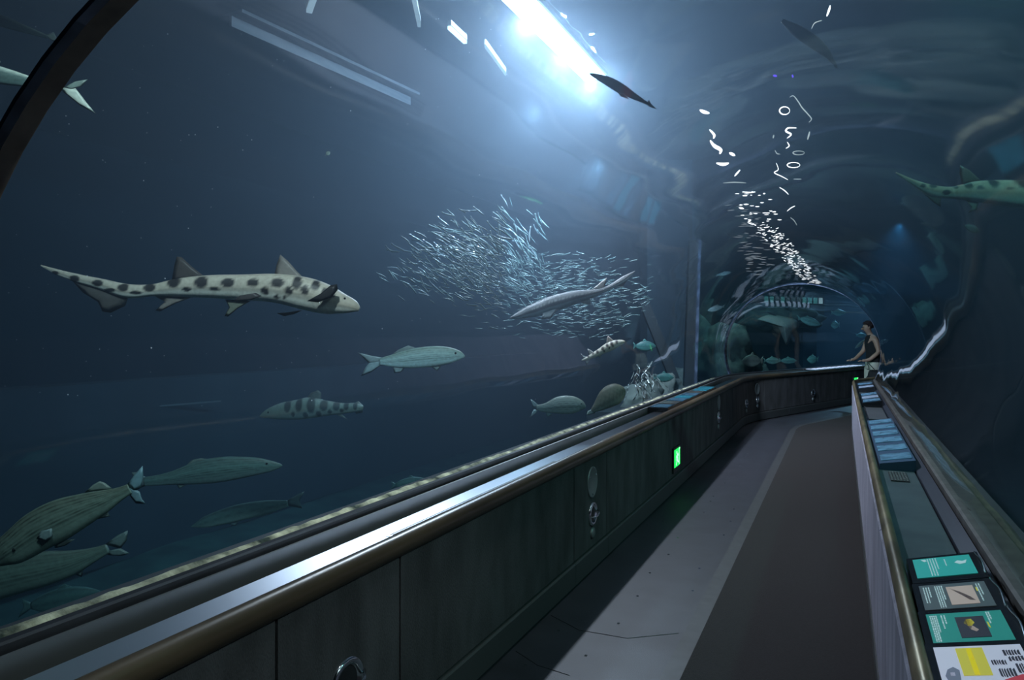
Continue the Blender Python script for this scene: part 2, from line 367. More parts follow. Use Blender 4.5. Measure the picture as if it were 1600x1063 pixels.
# dark post outside the left pane with a silvery edge
def leanpost(name, m, x0, x1, y0, y1, w, D, **k):
    a, b, c, d = P(x0, y0, D), P(x0 + w, y0, D), P(x1 + w, y1, D), P(x1, y1, D); back = np.array([-ST, CT, 0]) * .12
    V = [a, b, c, d] + [q + back for q in (a, b, c, d)]
    return fixn(mk(name, V, [(0, 1, 2, 3), (7, 6, 5, 4), (0, 4, 5, 1), (1, 5, 6, 2), (2, 6, 7, 3), (3, 7, 4, 0)], m, **k))
po = leanpost('pillar_dark', M_black, 1068, 1078, 640, 375, 15, 11.4); put(po, kind='structure')
leanpost('silver_edge', M_gasket, 1084, 1092, 640, 375, 4, 11.35, parent=po)
# slotted vent in the steel shelf
g0, g1 = s_of_px(612, -1.57), s_of_px(872, -1.57)
vg = put(MB().sweep([(-1.537, 0.7655), (-1.537, 0.767), (-1.597, 0.767), (-1.597, 0.7655)], [g0, (g0 + g1) / 2, g1]).build('vent_grille', M_steel), 'long slotted vent let into the steel shelf beside the left handrail', 'vent')
for k in range(5):
    a = -1.545 - k * .0105
    MB().sweep([(a, 0.7672), (a, 0.7680), (a - .004, 0.7680), (a - .004, 0.7672)], [g0 + .02, (g0 + g1) / 2, g1 - .02]).build('slot', M_black, vg)
# small studs in the walkway floor
st = MB(); rs_ = random.Random(4)
for k in range(40):
    x, y = rs_.choice((-1.36, -1.1, -.84)) + rs_.uniform(-.03, .03), 1.6 + k * .22
    st.box(x - .006, x + .006, y - .006, y + .006, -.002, .003)
put(st.build('floor_studs', M_chrome), 'tiny shiny screw heads dotted over the grey walkway floor', 'screws', kind='stuff')

sm = MB()
for q in (((861, 962), (905, 985), (980, 998), (1060, 990)), ((806, 1018), (840, 1040), (890, 1056))):
    sm.tube([tuple(PZ(x, y, 0.0005)) for x, y in [(a[0], a[1]) for a in q]], .0022, 5)
put(sm.build('trim_floor_seams', M_black), kind='structure')

put(fixn(MB().sweep([(-2.85, -1.25), (-2.85, 0.58), (-1.985, 0.58), (-1.985, -1.25)], srange(8.6, 12.2)).build('wall_tank_ledge', mat('ledge', (0.02, 0.028, 0.03), 0.95, spec=.1, var=.4, vscale=3))), kind='structure')

# ------------------------------------------------------------------ things on the barriers
def frame_at(s, a, z):
    """local frame on the path: origin, u along the path, v towards +a, w up"""
    h = heading(s); o = Vector(path(s, a, z)); u = Vector((math.sin(h), math.cos(h), 0)); v = Vector((math.cos(h), -math.sin(h), 0))
    M = Matrix(((v.x, u.x, 0, o.x), (v.y, u.y, 0, o.y), (0, 0, 1, o.z), (0, 0, 0, 1)))
    return M
def lathe_x(prof, n=28):
    """profile of (offset along x, radius) turned about the x axis"""
    V = []; Fc = []
    for k in range(n):
        c, s_ = math.cos(2 * math.pi * k / n), math.sin(2 * math.pi * k / n)
        V += [(x, r * c, r * s_) for x, r in prof]
    m = len(prof)
    for k in range(n):
        for i in range(m - 1):
            Fc.append((k * m + i, k * m + i + 1, (k + 1) % n * m + i + 1, (k + 1) % n * m + i))
    return V, Fc
def put_local(name, V, Fc, m, parent, M, smooth=False):
    return mk(name, [tuple(M @ Vector(v)) for v in V], Fc, m, parent, smooth)
def speaker(px, py_z, label):
    s = s_of_px(px, -1.48); M = frame_at(s, -1.48, py_z)
    r = empty('speaker_grille', M.translation, label, 'speaker')
    V, Fc = lathe_x([(0, 0.10), (0.006, 0.10), (0.008, 0.094), (0.005, 0.09), (0.005, 0.0005)])
    put_local('cover_plate', V, Fc, M_disc, r, M, True)
    for a in (0.5, 2.6, 4.7):
        V, Fc = lathe_x([(0.005, 0.006), (0.009, 0.005), (0.010, 0.0005)], 8)
        V = [(x, y + .08 * math.cos(a), z + .08 * math.sin(a)) for x, y, z in V]
        put_local('screw', V, Fc, M_chrome, r, M, True)
def handle(px, z, label, big=1.0, bright=False):
    s = s_of_px(px, -1.48); M = frame_at(s, -1.48, z)
    r = empty('ring_handle', M.translation, label, 'handle')
    V, Fc = lathe_x([(0, 0.075 * big), (0.012, 0.075 * big), (0.016, 0.068 * big), (0.014, 0.056 * big), (0.004, 0.052 * big), (0.004, 0.0005)])
    put_local('ring', V, Fc, M_chrome, r, M, True)
    put_local('recess', *lathe_x([(0.0045, 0.05 * big), (0.006, 0.045 * big), (0.006, 0.0005)]), (M_disc if bright else M_black), r, M, True)
    mb = MB(); mb.tube([(0.012, -0.06 * big, -0.012), (0.034, -0.03 * big, -0.012), (0.040, 0.0, -0.01), (0.034, 0.05 * big, 0.0), (0.014, 0.075 * big, 0.012)], 0.005, 8)
    put_local('lever', mb.V, mb.F, M_chrome, r, M, True)
    V, Fc = lathe_x([(0, 0.034), (0.01, 0.034), (0.014, 0.026), (0.014, 0.0005)])
    V = [(x, y, z_ - 0.125 * big) for x, y, z_ in V]
    put_local('lock', V, Fc, M_chrome if bright else M_disc, r, M, True)
speaker(925, 0.575, 'round grey speaker plate above a ring handle on the near left wall')
handle(925, 0.37, 'chrome ring handle below the large speaker plate, left of the exit sign')
handle(540, 0.40, 'chrome ring handle at the bottom edge, nearest the viewer on the left wall', 1.15)
speaker(1123, 0.62, 'thin pale speaker plate right above a ring handle past the exit sign')
handle(1122, 0.43, 'chrome ring handle first beyond the green exit sign')
handle(1166, 0.36, 'dark chrome ring handle alone where the left wall starts to bend')
speaker(1183, 0.56, 'small pale round speaker plate on the bend of the wall')
handle(1183, 0.37, 'shiny whitish ring handle under the speaker plate at the wall bend', 0.8, True)
handle(1270, 0.36, 'small ring handle on the far light wall beyond the bend')

# green exit signs with a running figure
M_green = emat('sign_green', (0.02, 0.9, 0.12), 1.6)
M_green2 = emat('sign_figure', (0.35, 1.0, 0.5), 2.2)
def exit_sign(s, z, label, w=0.26, h=0.17, lk=0.9):
    M = frame_at(s, -1.48, z)
    r = empty('exit_sign', M.translation, label, 'sign')
    b = MB().box(0, 0.018, -w / 2 - .03, w / 2 + .03, -h / 2 - .05, h / 2 + .02); put_local('housing', b.V, b.F, M_black, r, M)
    b = MB().box(0.0185, 0.021, -w / 2, w / 2, -h / 2, h / 2); put_local('lit_panel', b.V, b.F, M_green, r, M)
    f = MB(); X = 0.0215; q = h / 2
    def bar(y0, z0, y1, z1, t=0.009):
        dy, dz = y1 - y0, z1 - z0; L = math.hypot(dy, dz); ny, nz = -dz / L * t, dy / L * t
        V = [(X + dx, y0 + sg * ny, z0 + sg * nz) for dx in (0, .002) for sg in (-1, 1)] + [(X + dx, y1 + sg * ny, z1 + sg * nz) for dx in (0, .002) for sg in (-1, 1)]
        f.add(V, [(0, 1, 5, 4), (2, 6, 7, 3), (0, 4, 6, 2), (1, 3, 7, 5), (0, 2, 3, 1), (4, 5, 7, 6)])
    bar(-.02, .02, .01, -.015, .013); bar(-.02, .02, -.055, .01); bar(-.055, .01, -.065, -.02, .007); bar(-.02, .02, .02, .035); bar(.02, .035, .045, .01, .007)
    bar(.01, -.015, .03, -.045); bar(.03, -.045, .06, -.05, .008); bar(.01, -.015, -.03, -.04); bar(-.03, -.04, -.06, -.068, .008)
    bar(.08, -q * .9, .08, q * .9, .006); bar(.08, q * .9, .12, q * .9, .006)
    V = []; n = 12
    f.add([(X, -.03 + .015 * math.cos(6.283 * k / n), .052 + .015 * math.sin(6.283 * k / n)) for k in range(n)] + [(X + .002, -.03 + .015 * math.cos(6.283 * k / n), .052 + .015 * math.sin(6.283 * k / n)) for k in range(n)],
          [tuple(range(n, 2 * n))] + [(k, (k + 1) % n, n + (k + 1) % n, n + k) for k in range(n)])
    put_local('running_figure', f.V, f.F, M_green2, r, M)
exit_sign(s_of_px(1055, -1.48), 0.33, 'lit green exit sign with running figure low on the left wall')
exit_sign(s_of_px(1336, -1.48), 0.46, 'small lit green exit sign on the dark far wall by the right barrier', 0.20, 0.20)

# species label panels in the troughs
M_scr = mat('label_blue', (0.035, 0.08, 0.12), 0.18, var=0.4, vscale=14)
M_bar = mat('bar_blue', (0.12, 0.24, 0.36), 0.25, var=0.35, vscale=16)
M_barl = mat('bar_light', (0.35, 0.42, 0.55), 0.2)
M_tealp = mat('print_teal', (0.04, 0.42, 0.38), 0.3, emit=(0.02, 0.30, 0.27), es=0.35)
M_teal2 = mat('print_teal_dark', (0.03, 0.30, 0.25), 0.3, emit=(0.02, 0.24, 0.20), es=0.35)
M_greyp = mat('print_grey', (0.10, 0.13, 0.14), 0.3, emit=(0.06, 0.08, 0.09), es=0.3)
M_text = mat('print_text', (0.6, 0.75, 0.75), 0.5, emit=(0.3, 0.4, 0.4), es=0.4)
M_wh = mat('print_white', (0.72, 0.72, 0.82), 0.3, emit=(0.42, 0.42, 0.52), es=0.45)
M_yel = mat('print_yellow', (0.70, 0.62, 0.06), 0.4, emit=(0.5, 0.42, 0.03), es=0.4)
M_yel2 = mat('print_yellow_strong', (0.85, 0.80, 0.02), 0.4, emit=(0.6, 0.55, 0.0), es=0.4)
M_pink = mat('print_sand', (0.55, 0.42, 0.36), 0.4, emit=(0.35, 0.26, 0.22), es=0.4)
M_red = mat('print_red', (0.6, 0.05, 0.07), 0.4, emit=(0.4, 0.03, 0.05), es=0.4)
M_ink = mat('print_ink', (0.04, 0.04, 0.06), 0.4)
M_gry = mat('print_greyshape', (0.32, 0.32, 0.42), 0.4)
def tray(name, label, s0, s1, a0, a1, z, n, mats, barfrac=0.7, tilt=0.0, body=None):
    r = empty(name, path((s0 + s1) / 2, (a0 + a1) / 2, z), label, 'display')
    b = MB(); nn = max(2, int((s1 - s0) / .3))
    b.sweep([(a0, z - .05), (a0, z), (a1, z + tilt), (a1, z - .05)][::-1 if a1 < a0 else 1], [s0 + (s1 - s0) * k / nn for k in range(nn + 1)])
    fixn(b.build('tray', body or M_blackgloss, r))
    e = (a1 - a0) * 0.06
    for k in range(n):
        p0 = s0 + (s1 - s0) * (k + .5 - barfrac / 2) / n; p1 = s0 + (s1 - s0) * (k + .5 + barfrac / 2) / n
        lo, hi = z + tilt * .06, z + tilt * .94
        V = [path(p0, a0 + e, lo), path(p0, a1 - e, hi), path(p1, a0 + e, lo), path(p1, a1 - e, hi)]
        V += [(x, y, zz + h) for (x, y, zz), h in zip(V, (.004, .004, .007, .007))]
        o = mk('label_strip', V, [(0, 1, 3, 2), (4, 6, 7, 5), (0, 4, 5, 1), (2, 3, 7, 6), (0, 2, 6, 4), (1, 5, 7, 3)], mats[k % len(mats)], r)
        fixn(o)
    return r
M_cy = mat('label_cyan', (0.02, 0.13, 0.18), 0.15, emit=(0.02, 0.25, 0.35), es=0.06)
M_br = mat('label_brown', (0.05, 0.05, 0.045), 0.15)
sa, sb = s_of_px(1034, -1.62), s_of_px(1112, -1.62)
tray('label_display', 'row of small blue species labels in a black tray behind the left handrail', sa, sb, -1.56, -1.76, 0.80, 8, [M_scr, M_br, M_scr, M_cy, M_scr, M_br, M_cy, M_cy])
sa, sb = s_of_px(1268, -1.62), s_of_px(1345, -1.62)
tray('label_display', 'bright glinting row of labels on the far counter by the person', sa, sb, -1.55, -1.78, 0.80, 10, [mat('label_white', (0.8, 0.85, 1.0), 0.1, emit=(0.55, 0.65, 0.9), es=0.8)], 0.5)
tray('label_display', 'rack of six blue ribbed label bars on the right counter', 4.75, 7.0, 0.20, 0.385, 0.79, 6, [M_bar], 0.55, 0.03, mat('tray_blue', (0.05, 0.08, 0.14), 0.3))
tray('label_display', 'small blue rack with three bars beyond the studded plate on the right counter', 8.6, 9.9, 0.20, 0.385, 0.80, 3, [M_bar, M_barl, M_bar], 0.5, 0.03)
tray('label_display', 'farthest small rack with bright edge at the end of the right counter', 10.7, 11.9, 0.20, 0.40, 0.80, 2, [M_barl, M_bar], 0.3, 0.03)
# flat studded plate between the racks
r = empty('studded_plate', path(7.8, .29, .78), 'grey flat plate edged with tiny shiny studs on the right counter', 'plate')
fixn(MB().sweep([(0.22, 0.765), (0.22, 0.785), (0.37, 0.785), (0.37, 0.765)], [7.2, 8.3]).build('plate', M_conc, r))
for k in range(11):
    for a in (0.212, 0.378):
        x, y, z = path(7.2 + k * .11, a, 0.788); MB().box(x - .006, x + .006, y - .008, y + .008, z - .02, z + .006).build('stud', M_chrome, r)
# perforated mat in front of the blue rack
r = empty('grip_mat', path(4.55, .29, .76), 'small perforated metal patch in front of the blue rack', 'mat')
MB().sweep([(0.24, 0.756), (0.24, 0.760), (0.33, 0.760), (0.33, 0.756)], [4.4, 4.68]).build('backing', M_black, r)
dots = MB()
for i in range(6):
    for j in range(7):
        x = .248 + i * .0145; y = 4.42 + j * .04; dots.box(x - .004, x + .004, y - .01, y + .01, .759, .763)
put(dots.build('bumps', M_disc, r), kind='stuff')

# four label cards in a black frame, nearest the viewer
def card(y0, y1, x0, x1, z0, z1, label, bg, items, tiltx=0.038):
    """card lying across the right counter; items are drawn in card coordinates u (0..1 across, left to right), v (0..1 away from viewer)"""
    r = empty('label_card', ((x0 + x1) / 2, (y0 + y1) / 2, z0), label, 'card')
    def pt(u, v, h): return (x0 + (x1 - x0) * u, y0 + (y1 - y0) * v, z0 + (z1 - z0) * v + tiltx * u + h)
    def slab(name, pts, h0, h1, m):
        n = len(pts); V = [pt(u, v, h0) for u, v in pts] + [pt(u, v, h1) for u, v in pts]
        return fixn(mk(name, V, [tuple(range(n)), tuple(range(n, 2 * n))] + [(k, (k + 1) % n, n + (k + 1) % n, n + k) for k in range(n)], m, r))
    slab('frame', [(-.10, -.22), (1.16, -.22), (1.16, 1.14), (-.10, 1.14)], -.03, 0, M_blackgloss)
    slab('print', [(0, 0), (1, 0), (1, 1), (0, 1)], 0.0005, .002, bg)
    for nm, m, kind, *arg in items:
        if kind == 'poly': slab(nm, arg[0], .0022, .003, m)
        else:  # lines of small text running away from the viewer
            u0, u1, n, v0, v1 = arg; rnd = random.Random(int(u0 * 100) + n); g = MB()
            for i in range(n):
                u = u0 + (u1 - u0) * i / max(1, n - 1); v = v1; end = v0 + (0 if i < n - 1 else (v1 - v0) * .35)
                while v > end:
                    L = rnd.uniform(.03, .09); w = .009
                    g.add([pt(uu, vv, h) for h in (.0022, .003) for uu, vv in ((u - w, max(v - L, end)), (u + w, max(v - L, end)), (u + w, v), (u - w, v))],
                          [(0, 1, 2, 3), (4, 5, 6, 7), (0, 1, 5, 4), (1, 2, 6, 5), (2, 3, 7, 6), (3, 0, 4, 7)])
                    v -= L + .018
            put(g.build(nm, m, r), kind='stuff')
    # clear curled sleeve edge that catches light
    g = MB(); g.tube([pt(1.10 + .02 * math.sin(3 * v), v, .012 + .006 * math.sin(5 * v)) for v in [k / 12 * 1.2 - .15 for k in range(13)]], .0022, 6)
    g.build('sleeve_edge', M_chrome, r, True)
    return r
card(2.56, 2.74, 0.212, 0.370, 0.795, 0.80, 'plain teal label card, farthest of the four on the right counter', M_tealp,
     [('small_text', M_text, 'text', .26, .40, 4, .04, .95), ('title_text', M_text, 'text', .55, .55, 1, .3, .85),
      ('drawing', M_text, 'poly', [(.70, .62), (.78, .52), (.88, .55), (.92, .72), (.84, .66), (.76, .72)]), ('drawing', M_text, 'poly', [(.14, .92), (.20, .80), (.24, .84), (.22, .93)])])
card(2.275, 2.465, 0.207, 0.370, 0.795, 0.80, 'dark grey label card with a sandy photo of a dark fish', M_greyp,
     [('small_text', M_text, 'text', .06, .14, 3, .25, .9), ('small_text', M_text, 'text', .24, .34, 4, .04, .92), ('photo', M_pink, 'poly', [(.40, .12), (.80, .12), (.80, .85), (.40, .85)]),
      ('fish_picture', M_ink, 'poly', [(.44, .80), (.50, .72), (.58, .62), (.70, .40), (.76, .24), (.68, .26), (.60, .45), (.52, .62)]), ('title_text', M_text, 'text', .86, .90, 2, .2, .9), ('mark', M_yel, 'poly', [(.83, .60), (.85, .60), (.85, .75), (.83, .75)])])
card(2.04, 2.225, 0.203, 0.370, 0.795, 0.80, 'teal label card with a dark square photo of a yellow creature', M_teal2,
     [('small_text', M_text, 'text', .05, .13, 4, .03, .92), ('small_text', M_text, 'text', .20, .24, 2, .45, .92), ('photo', M_ink, 'poly', [(.37, .12), (.74, .12), (.74, .82), (.37, .82)]),
      ('creature_picture', M_yel, 'poly', [(.46, .60), (.50, .72), (.57, .74), (.60, .60), (.55, .50), (.50, .50)]), ('creature_picture', M_pink, 'poly', [(.50, .50), (.56, .50), (.62, .36), (.58, .30), (.52, .38)]),
      ('title_text', M_text, 'text', .80, .83, 2, .55, .95), ('mark', M_yel, 'poly', [(.755, .45), (.775, .40), (.775, .58), (.755, .62)])])
ink = []
rb = random.Random(3)
for (u0, u1, v0, v1) in ((.60, .76, .50, .62), (.64, .80, .22, .42), (.77, .95, .72, .86), (.80, .97, .58, .70), (.84, .98, .30, .52)):
    u = u0
    while u < u1:
        w = rb.uniform(.012, .028); ink.append(('lettering', M_ink, 'poly', [(u, v0 + rb.uniform(0, .04)), (u + w, v0), (u + w, v1), (u, v1 - rb.uniform(0, .04))])); u += w + .010
card(1.79, 2.00, 0.198, 0.370, 0.795, 0.80, 'white label card with a yellow block and black lettering, nearest of the four', M_wh,
     [('yellow_block', M_yel, 'poly', [(.25, .27), (.56, .27), (.56, .94), (.25, .94)]), ('yellow_stripe', M_yel2, 'poly', [(.37, .28), (.43, .28), (.43, .93), (.37, .93)]),
      ('grey_emblem', M_gry, 'poly', [(.08, .08), (.20, .08), (.22, .40), (.16, .48), (.09, .42), (.05, .28)]), ('emblem_hole', M_wh, 'poly', [(.11, .27), (.16, .27), (.16, .35), (.11, .35)]),
      ('red_shape', M_red, 'poly', [(.66, .16), (.86, .27), (1.0, .24), (1.0, .03), (.72, .05)])] + ink)

# algae and sand crust along the sill outside the left pane
def crust(name, label, a0, a1, zt, s0, s1, m1, seed):
    rnd = random.Random(seed); V = []; Fc = []; n = int((s1 - s0) / .035); k = 6
    for i in range(n + 1):
        s = s0 + (s1 - s0) * i / n
        wv_ = 0.55 + 0.45 * noise.noise(Vector((s * 2.2, seed, 0)))
        for j in range(k + 1):
            a = a0 + (a1 - a0) * j / k * (0.55 + .6 * wv_)
            h = (0.004 + 0.022 * max(0, wv_)) * math.sin(math.pi * j / k) * (0.7 + .5 * noise.noise(Vector((s * 14, j * .9, seed))))
            V.append(path(s, a, zt + h))
    for i in range(n):
        for j in range(k): q = i * (k + 1) + j; Fc.append((q, q + k + 1, q + k + 2, q + 1))
    o = mk(name, V, Fc, m1, smooth=True); put(o, label, 'algae', kind='stuff')
M_crust = mat('crust', (0.75, 0.70, 0.48), 0.95, c2=(0.02, 0.03, 0.02), vscale=9, bump=0.7, bscale=50, detail=8)
crust('algae_crust', 'pale yellowish algae crust along the foot of the left pane', -1.882, -1.935, SILL - .036, 0.4, 12.3, M_crust, 1)
crust('algae_crust', 'thin brown algae crust along the foot of the right pane', 0.535, 0.60, SILL - .03, 0.8, 12.3, mat('crust_dark', (0.06, 0.055, 0.04), 0.95, c2=(0.015, 0.02, 0.015), vscale=12), 2)

# ------------------------------------------------------------------ fish
M_fish = vmat('fish_skin', 0.5, 0.4)
M_eye = mat('fish_eye', (0.01, 0.01, 0.01), 0.1)
FW = np.array([-ST, CT, 0.0])
def spline(pts, n):
    A = np.array(pts, float); m = len(A); t = np.linspace(0, m - 1, n); out = []
    for x in t:
        i = min(int(x), m - 2); f = x - i
        p0, p1, p2, p3 = A[max(i - 1, 0)], A[i], A[i + 1], A[min(i + 2, m - 1)]
        out.append(0.5 * (2 * p1 + (p2 - p0) * f + (2 * p0 - 5 * p1 + 4 * p2 - p3) * f * f + (3 * p1 - p0 - 3 * p2 + p3) * f ** 3))
    return np.array(out)
def fish(name, label, D, spine, cfun, wid=0.5, fins=(), eye=None, yaw=0.0, group=None, n=70, k=20, root=True, flat=False):
    cx = np.mean([p[0] for p in spine]); cy = np.mean([p[1] for p in spine])
    dep = lambda px: D + yaw * (px - cx)
    q = spline(spine, n); V = []; C_ = []; Fc = []
    T = np.gradient(q[:, :2], axis=0); T /= np.linalg.norm(T, axis=1)[:, None] + 1e-9
    for i in range(n):
        x, y, up, dn = q[i]; nx, ny = -T[i][1], T[i][0]
        if ny > 0: nx, ny = -nx, -ny
        up, dn = max(up, .15), max(dn, .15); d0 = dep(x)
        for j in range(k):
            th = 2 * math.pi * j / k; c, s = math.cos(th), math.sin(th)
            h = up if s > 0 else dn; hx, hy = x + nx * h * s, y + ny * h * s
            w = wid * (up + dn) / 2 * (abs(c) ** 0.85) * math.copysign(1, c) * (1.0 if s > -.2 else 0.92)
            w *= d0 / F
            V.append(P(hx, hy, d0) - FW * w)
            C_.append(cfun(i / (n - 1), s, hx, hy))
    for i in range(n - 1):
        for j in range(k): Fc.append((i * k + j, i * k + (j + 1) % k, (i + 1) * k + (j + 1) % k, (i + 1) * k + j))
    Fc += [tuple(range(k)), tuple(range((n - 1) * k, n * k))[::-1]]
    org = P(cx, cy, D)
    r = empty(name, org, label, 'shark' if 'shark' in name else 'fish', group)
    b = fixn(mk('body', V, Fc, M_fish, r, True, colors=C_), None)
    for f in fins:
        nm, pts, col = f[0], f[1], f[2]; off = f[3] if len(f) > 3 else 0.0
        A = np.array(pts, float); m = len(A); c0 = A.mean(0)
        # denser rim, domed towards the middle on both sides
        rim = np.array([A[i] * (1 - t) + A[(i + 1) % m] * t for i in range(m) for t in (0, .5)]); m = len(rim)
        th = 0.018 * math.sqrt(abs(np.ptp(A[:, 0]) * np.ptp(A[:, 1]))) * D / F
        V = []; Fc2 = []; CC = []
        for (x, y) in rim: V.append(P(x, y, dep(x)) - FW * off); CC.append(col)
        for sg in (-1, 1):
            for (x, y) in c0 + (rim - c0) * .55: V.append(P(x, y, dep(x)) - FW * (off + sg * th * .8)); CC.append([v * 1.15 for v in col])
            V.append(P(c0[0], c0[1], dep(c0[0])) - FW * (off + sg * th)); CC.append([v * 1.25 for v in col])
        for s_ in range(2):
            b0 = m + s_ * (m + 1)
            for i in range(m):
                j = (i + 1) % m; Fc2.append((i, j, b0 + j, b0 + i)); Fc2.append((b0 + i, b0 + j, b0 + m))
        fixn(mk(nm, V, Fc2, M_fish, r, True, colors=CC))
    if eye:
        ex, ey, er = eye; d0 = dep(ex)
        hs = np.interp(ex, q[:, 0] if q[0, 0] < q[-1, 0] else q[::-1, 0], q[:, 2] if q[0, 0] < q[-1, 0] else q[::-1, 2])
        for sg in (1, -1):
            bm = bmesh.new(); bmesh.ops.create_icosphere(bm, subdivisions=2, radius=er * d0 / F)
            c0 = P(ex, ey, d0) - FW * sg * wid * hs * .86 * d0 / F
            Vv = [np.array(v.co) + c0 for v in bm.verts]; Ff = [tuple(v.index for v in f.verts) for f in bm.faces]; bm.free()
            mk('eye', Vv, Ff, M_eye, r, True)
    return r
def spotted(spots, top, bot, dark=(0.03, 0.028, 0.028), edge=0.25, mid=-0.35):
    def fn(t, v, x, y):
        a = min(max((v - mid + edge) / (2 * edge), 0), 1); c = [b * (1 - a) + u * a for b, u in zip(bot, top)]
        if v > .85: c = [u * .8 for u in c]
        for sx, sy, rx, ry in spots:
            d = ((x - sx) / rx) ** 2 + ((y - sy) / ry) ** 2
            if d < 1.5:
                w = min(max((1.45 - d) / .6, 0), 1); c = [u * (1 - w) + k * w for u, k in zip(c, dark)]
        return c
    return fn
def striped(top, side, bot, ns=7, dk=0.55, head=None):
    def fn(t, v, x, y):
        if v > .3: a = min((v - .3) / .5, 1); c = [s * (1 - a) + u * a for s, u in zip(side, top)]
        else: a = min(max((.1 - v) / .7, 0), 1); c = [s * (1 - a) + u * a for s, u in zip(side, bot)]
        hd = t > .8 if head == 'end' else (t < .22 if head == 'start' else False)
        if not hd and v > -.45:
            w = 0.5 + 0.5 * math.cos(v * math.pi * ns * 1.25); c = [u * (1 - (1 - dk * .7) * w ** 3 * (.7 + .3 * math.sin(t * 60 + v * 9))) for u in c]
        elif hd: c = [u * .82 for u in c]
        return c
    return fn
SH_T, SH_B = (0.62, 0.57, 0.47), (0.85, 0.88, 0.80)
spA = [(276, 441, 10, 9), (320, 442, 10, 9), (362, 443, 10, 7), (401, 443, 9, 6), (439, 443, 10, 7), (469, 443, 7, 10), (237, 450, 9, 6), (197, 450, 8, 6), (156, 443, 8, 5), (119, 436, 8, 5),
       (420, 456, 6, 6), (457, 456, 6, 6), (482, 455, 5.5, 7.5), (497, 447, 6, 8), (511, 456, 3.5, 5), (297, 453, 7, 3), (341, 453, 8, 3), (216, 458, 9, 2.5), (175, 454, 9, 3), (437, 465, 4.5, 3), (524, 462, 3, 4), (450, 466, 3, 2), (88, 427, 6, 3)]
fish('leopard_shark', 'large pale leopard shark with black spots and saddles, swimming right', 3.75,
     [(64, 415, 1, 1), (90, 425, 4, 5), (120, 434, 6, 7), (160, 444, 8, 9), (200, 455, 11, 11), (240, 454, 10, 9), (280, 449, 14, 15), (330, 448, 18, 18), (380, 449, 20, 20), (430, 451, 23, 22), (475, 458, 25, 26), (510, 468, 23, 23), (535, 475, 16, 16), (552, 480, 11, 9), (561, 484, 4, 3)],
     spotted(spA, SH_T, SH_B), 0.85,
     [('dorsal_fin', [(428, 433), (432, 414), (438, 398), (450, 408), (463, 423), (480, 440), (450, 440)], (0.24, 0.22, 0.20)),
      ('dorsal_fin', [(268, 440), (273, 412), (276, 401), (284, 402), (300, 417), (322, 434), (295, 440)], (0.07, 0.06, 0.055)),
      ('tail_fin', [(112, 438), (130, 458), (153, 472), (160, 487), (173, 489), (196, 478), (202, 460), (160, 448)], (0.09, 0.085, 0.08)),
      ('pelvic_fin', [(240, 462), (262, 468), (243, 485), (250, 487), (275, 474), (300, 465)], (0.22, 0.2, 0.18)),
      ('pelvic_fin', [(352, 468), (358, 480), (351, 494), (356, 495), (372, 482), (392, 470)], (0.16, 0.18, 0.14)),
      ('pectoral_fin', [(488, 472), (508, 461), (524, 448), (534, 446), (535, 455), (526, 466), (505, 474)], (0.015, 0.015, 0.017), 0.10),
      ('pectoral_fin', [(428, 489), (445, 488), (470, 484), (455, 491), (440, 494)], (0.12, 0.12, 0.11), -0.04),
      ('side_fin', [(370, 472), (384, 463), (408, 459), (417, 464), (400, 470)], (0.05, 0.045, 0.045), 0.075)], eye=(541, 467, 1.8), n=170, k=40)
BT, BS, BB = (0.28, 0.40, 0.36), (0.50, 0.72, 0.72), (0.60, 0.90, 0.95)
fish('striped_bass', 'pale blue-green striped bass swimming right below the leopard shark', 4.8,
     [(594, 565, 5, 5), (614, 564, 10, 10), (645, 560, 15, 15.5), (677, 557, 16, 16), (700, 556, 13.5, 13), (717, 556, 8, 7.5), (726, 557, 1.5, 1.5)],
     striped(BT, BS, BB, 8, .5, 'end'), 0.45,
     [('tail_fin', [(597, 559), (580, 556), (559, 551), (570, 562), (577, 568), (597, 568)], (.28, .36, .38)), ('tail_fin', [(597, 562), (578, 566), (571, 574), (564, 588), (580, 582), (597, 570)], (.30, .42, .46)),
      ('dorsal_fin', [(610, 556), (622, 547), (638, 540), (650, 544), (640, 550)], (.2, .26, .26)), ('anal_fin', [(613, 573), (616, 583), (627, 582), (634, 573)], (.3, .42, .45)), ('pelvic_fin', [(668, 571), (676, 575), (683, 580), (688, 574), (692, 568)], (.35, .45, .48))],
     eye=(712, 552, 1.8), n=80, k=72)
sdC = [(452, 634, 5, 9), (470, 632, 5, 10), (489, 632, 6, 12), (508, 633, 6, 8), (527, 634, 5, 7), (542, 634, 4, 6), (556, 634, 3, 6), (461, 646, 3, 4), (480, 648, 4, 4), (500, 646, 4, 4), (517, 643, 3, 3), (535, 641, 3, 3)]
fish('leopard_shark', 'greenish leopard shark with dark saddles swimming left, low in the tank', 5.8,
     [(406, 651, 1, 1), (418, 648, 8, 6), (440, 644, 14, 12), (465, 641, 16, 15), (486, 638, 17, 16), (510, 638, 12, 12), (535, 638, 8, 9), (556, 637, 7, 7), (567, 638, 4, 4)],
     spotted(sdC, (0.26, 0.33, 0.29), (0.32, 0.43, 0.40), (0.045, 0.06, 0.06)), 0.8,
     [('dorsal_fin', [(478, 624), (486, 614), (497, 610), (502, 614), (502, 628)], (.14, .17, .16)), ('tail_fin', [(550, 632), (560, 627), (568, 634), (567, 645), (556, 647)], (.2, .24, .22)), ('pelvic_fin', [(518, 645), (543, 656), (535, 648), (524, 642)], (.3, .36, .34))],
     eye=(421, 644, 1.5), n=120, k=32)
G = (0.14, 0.27, 0.25); G2 = (0.10, 0.18, 0.165)
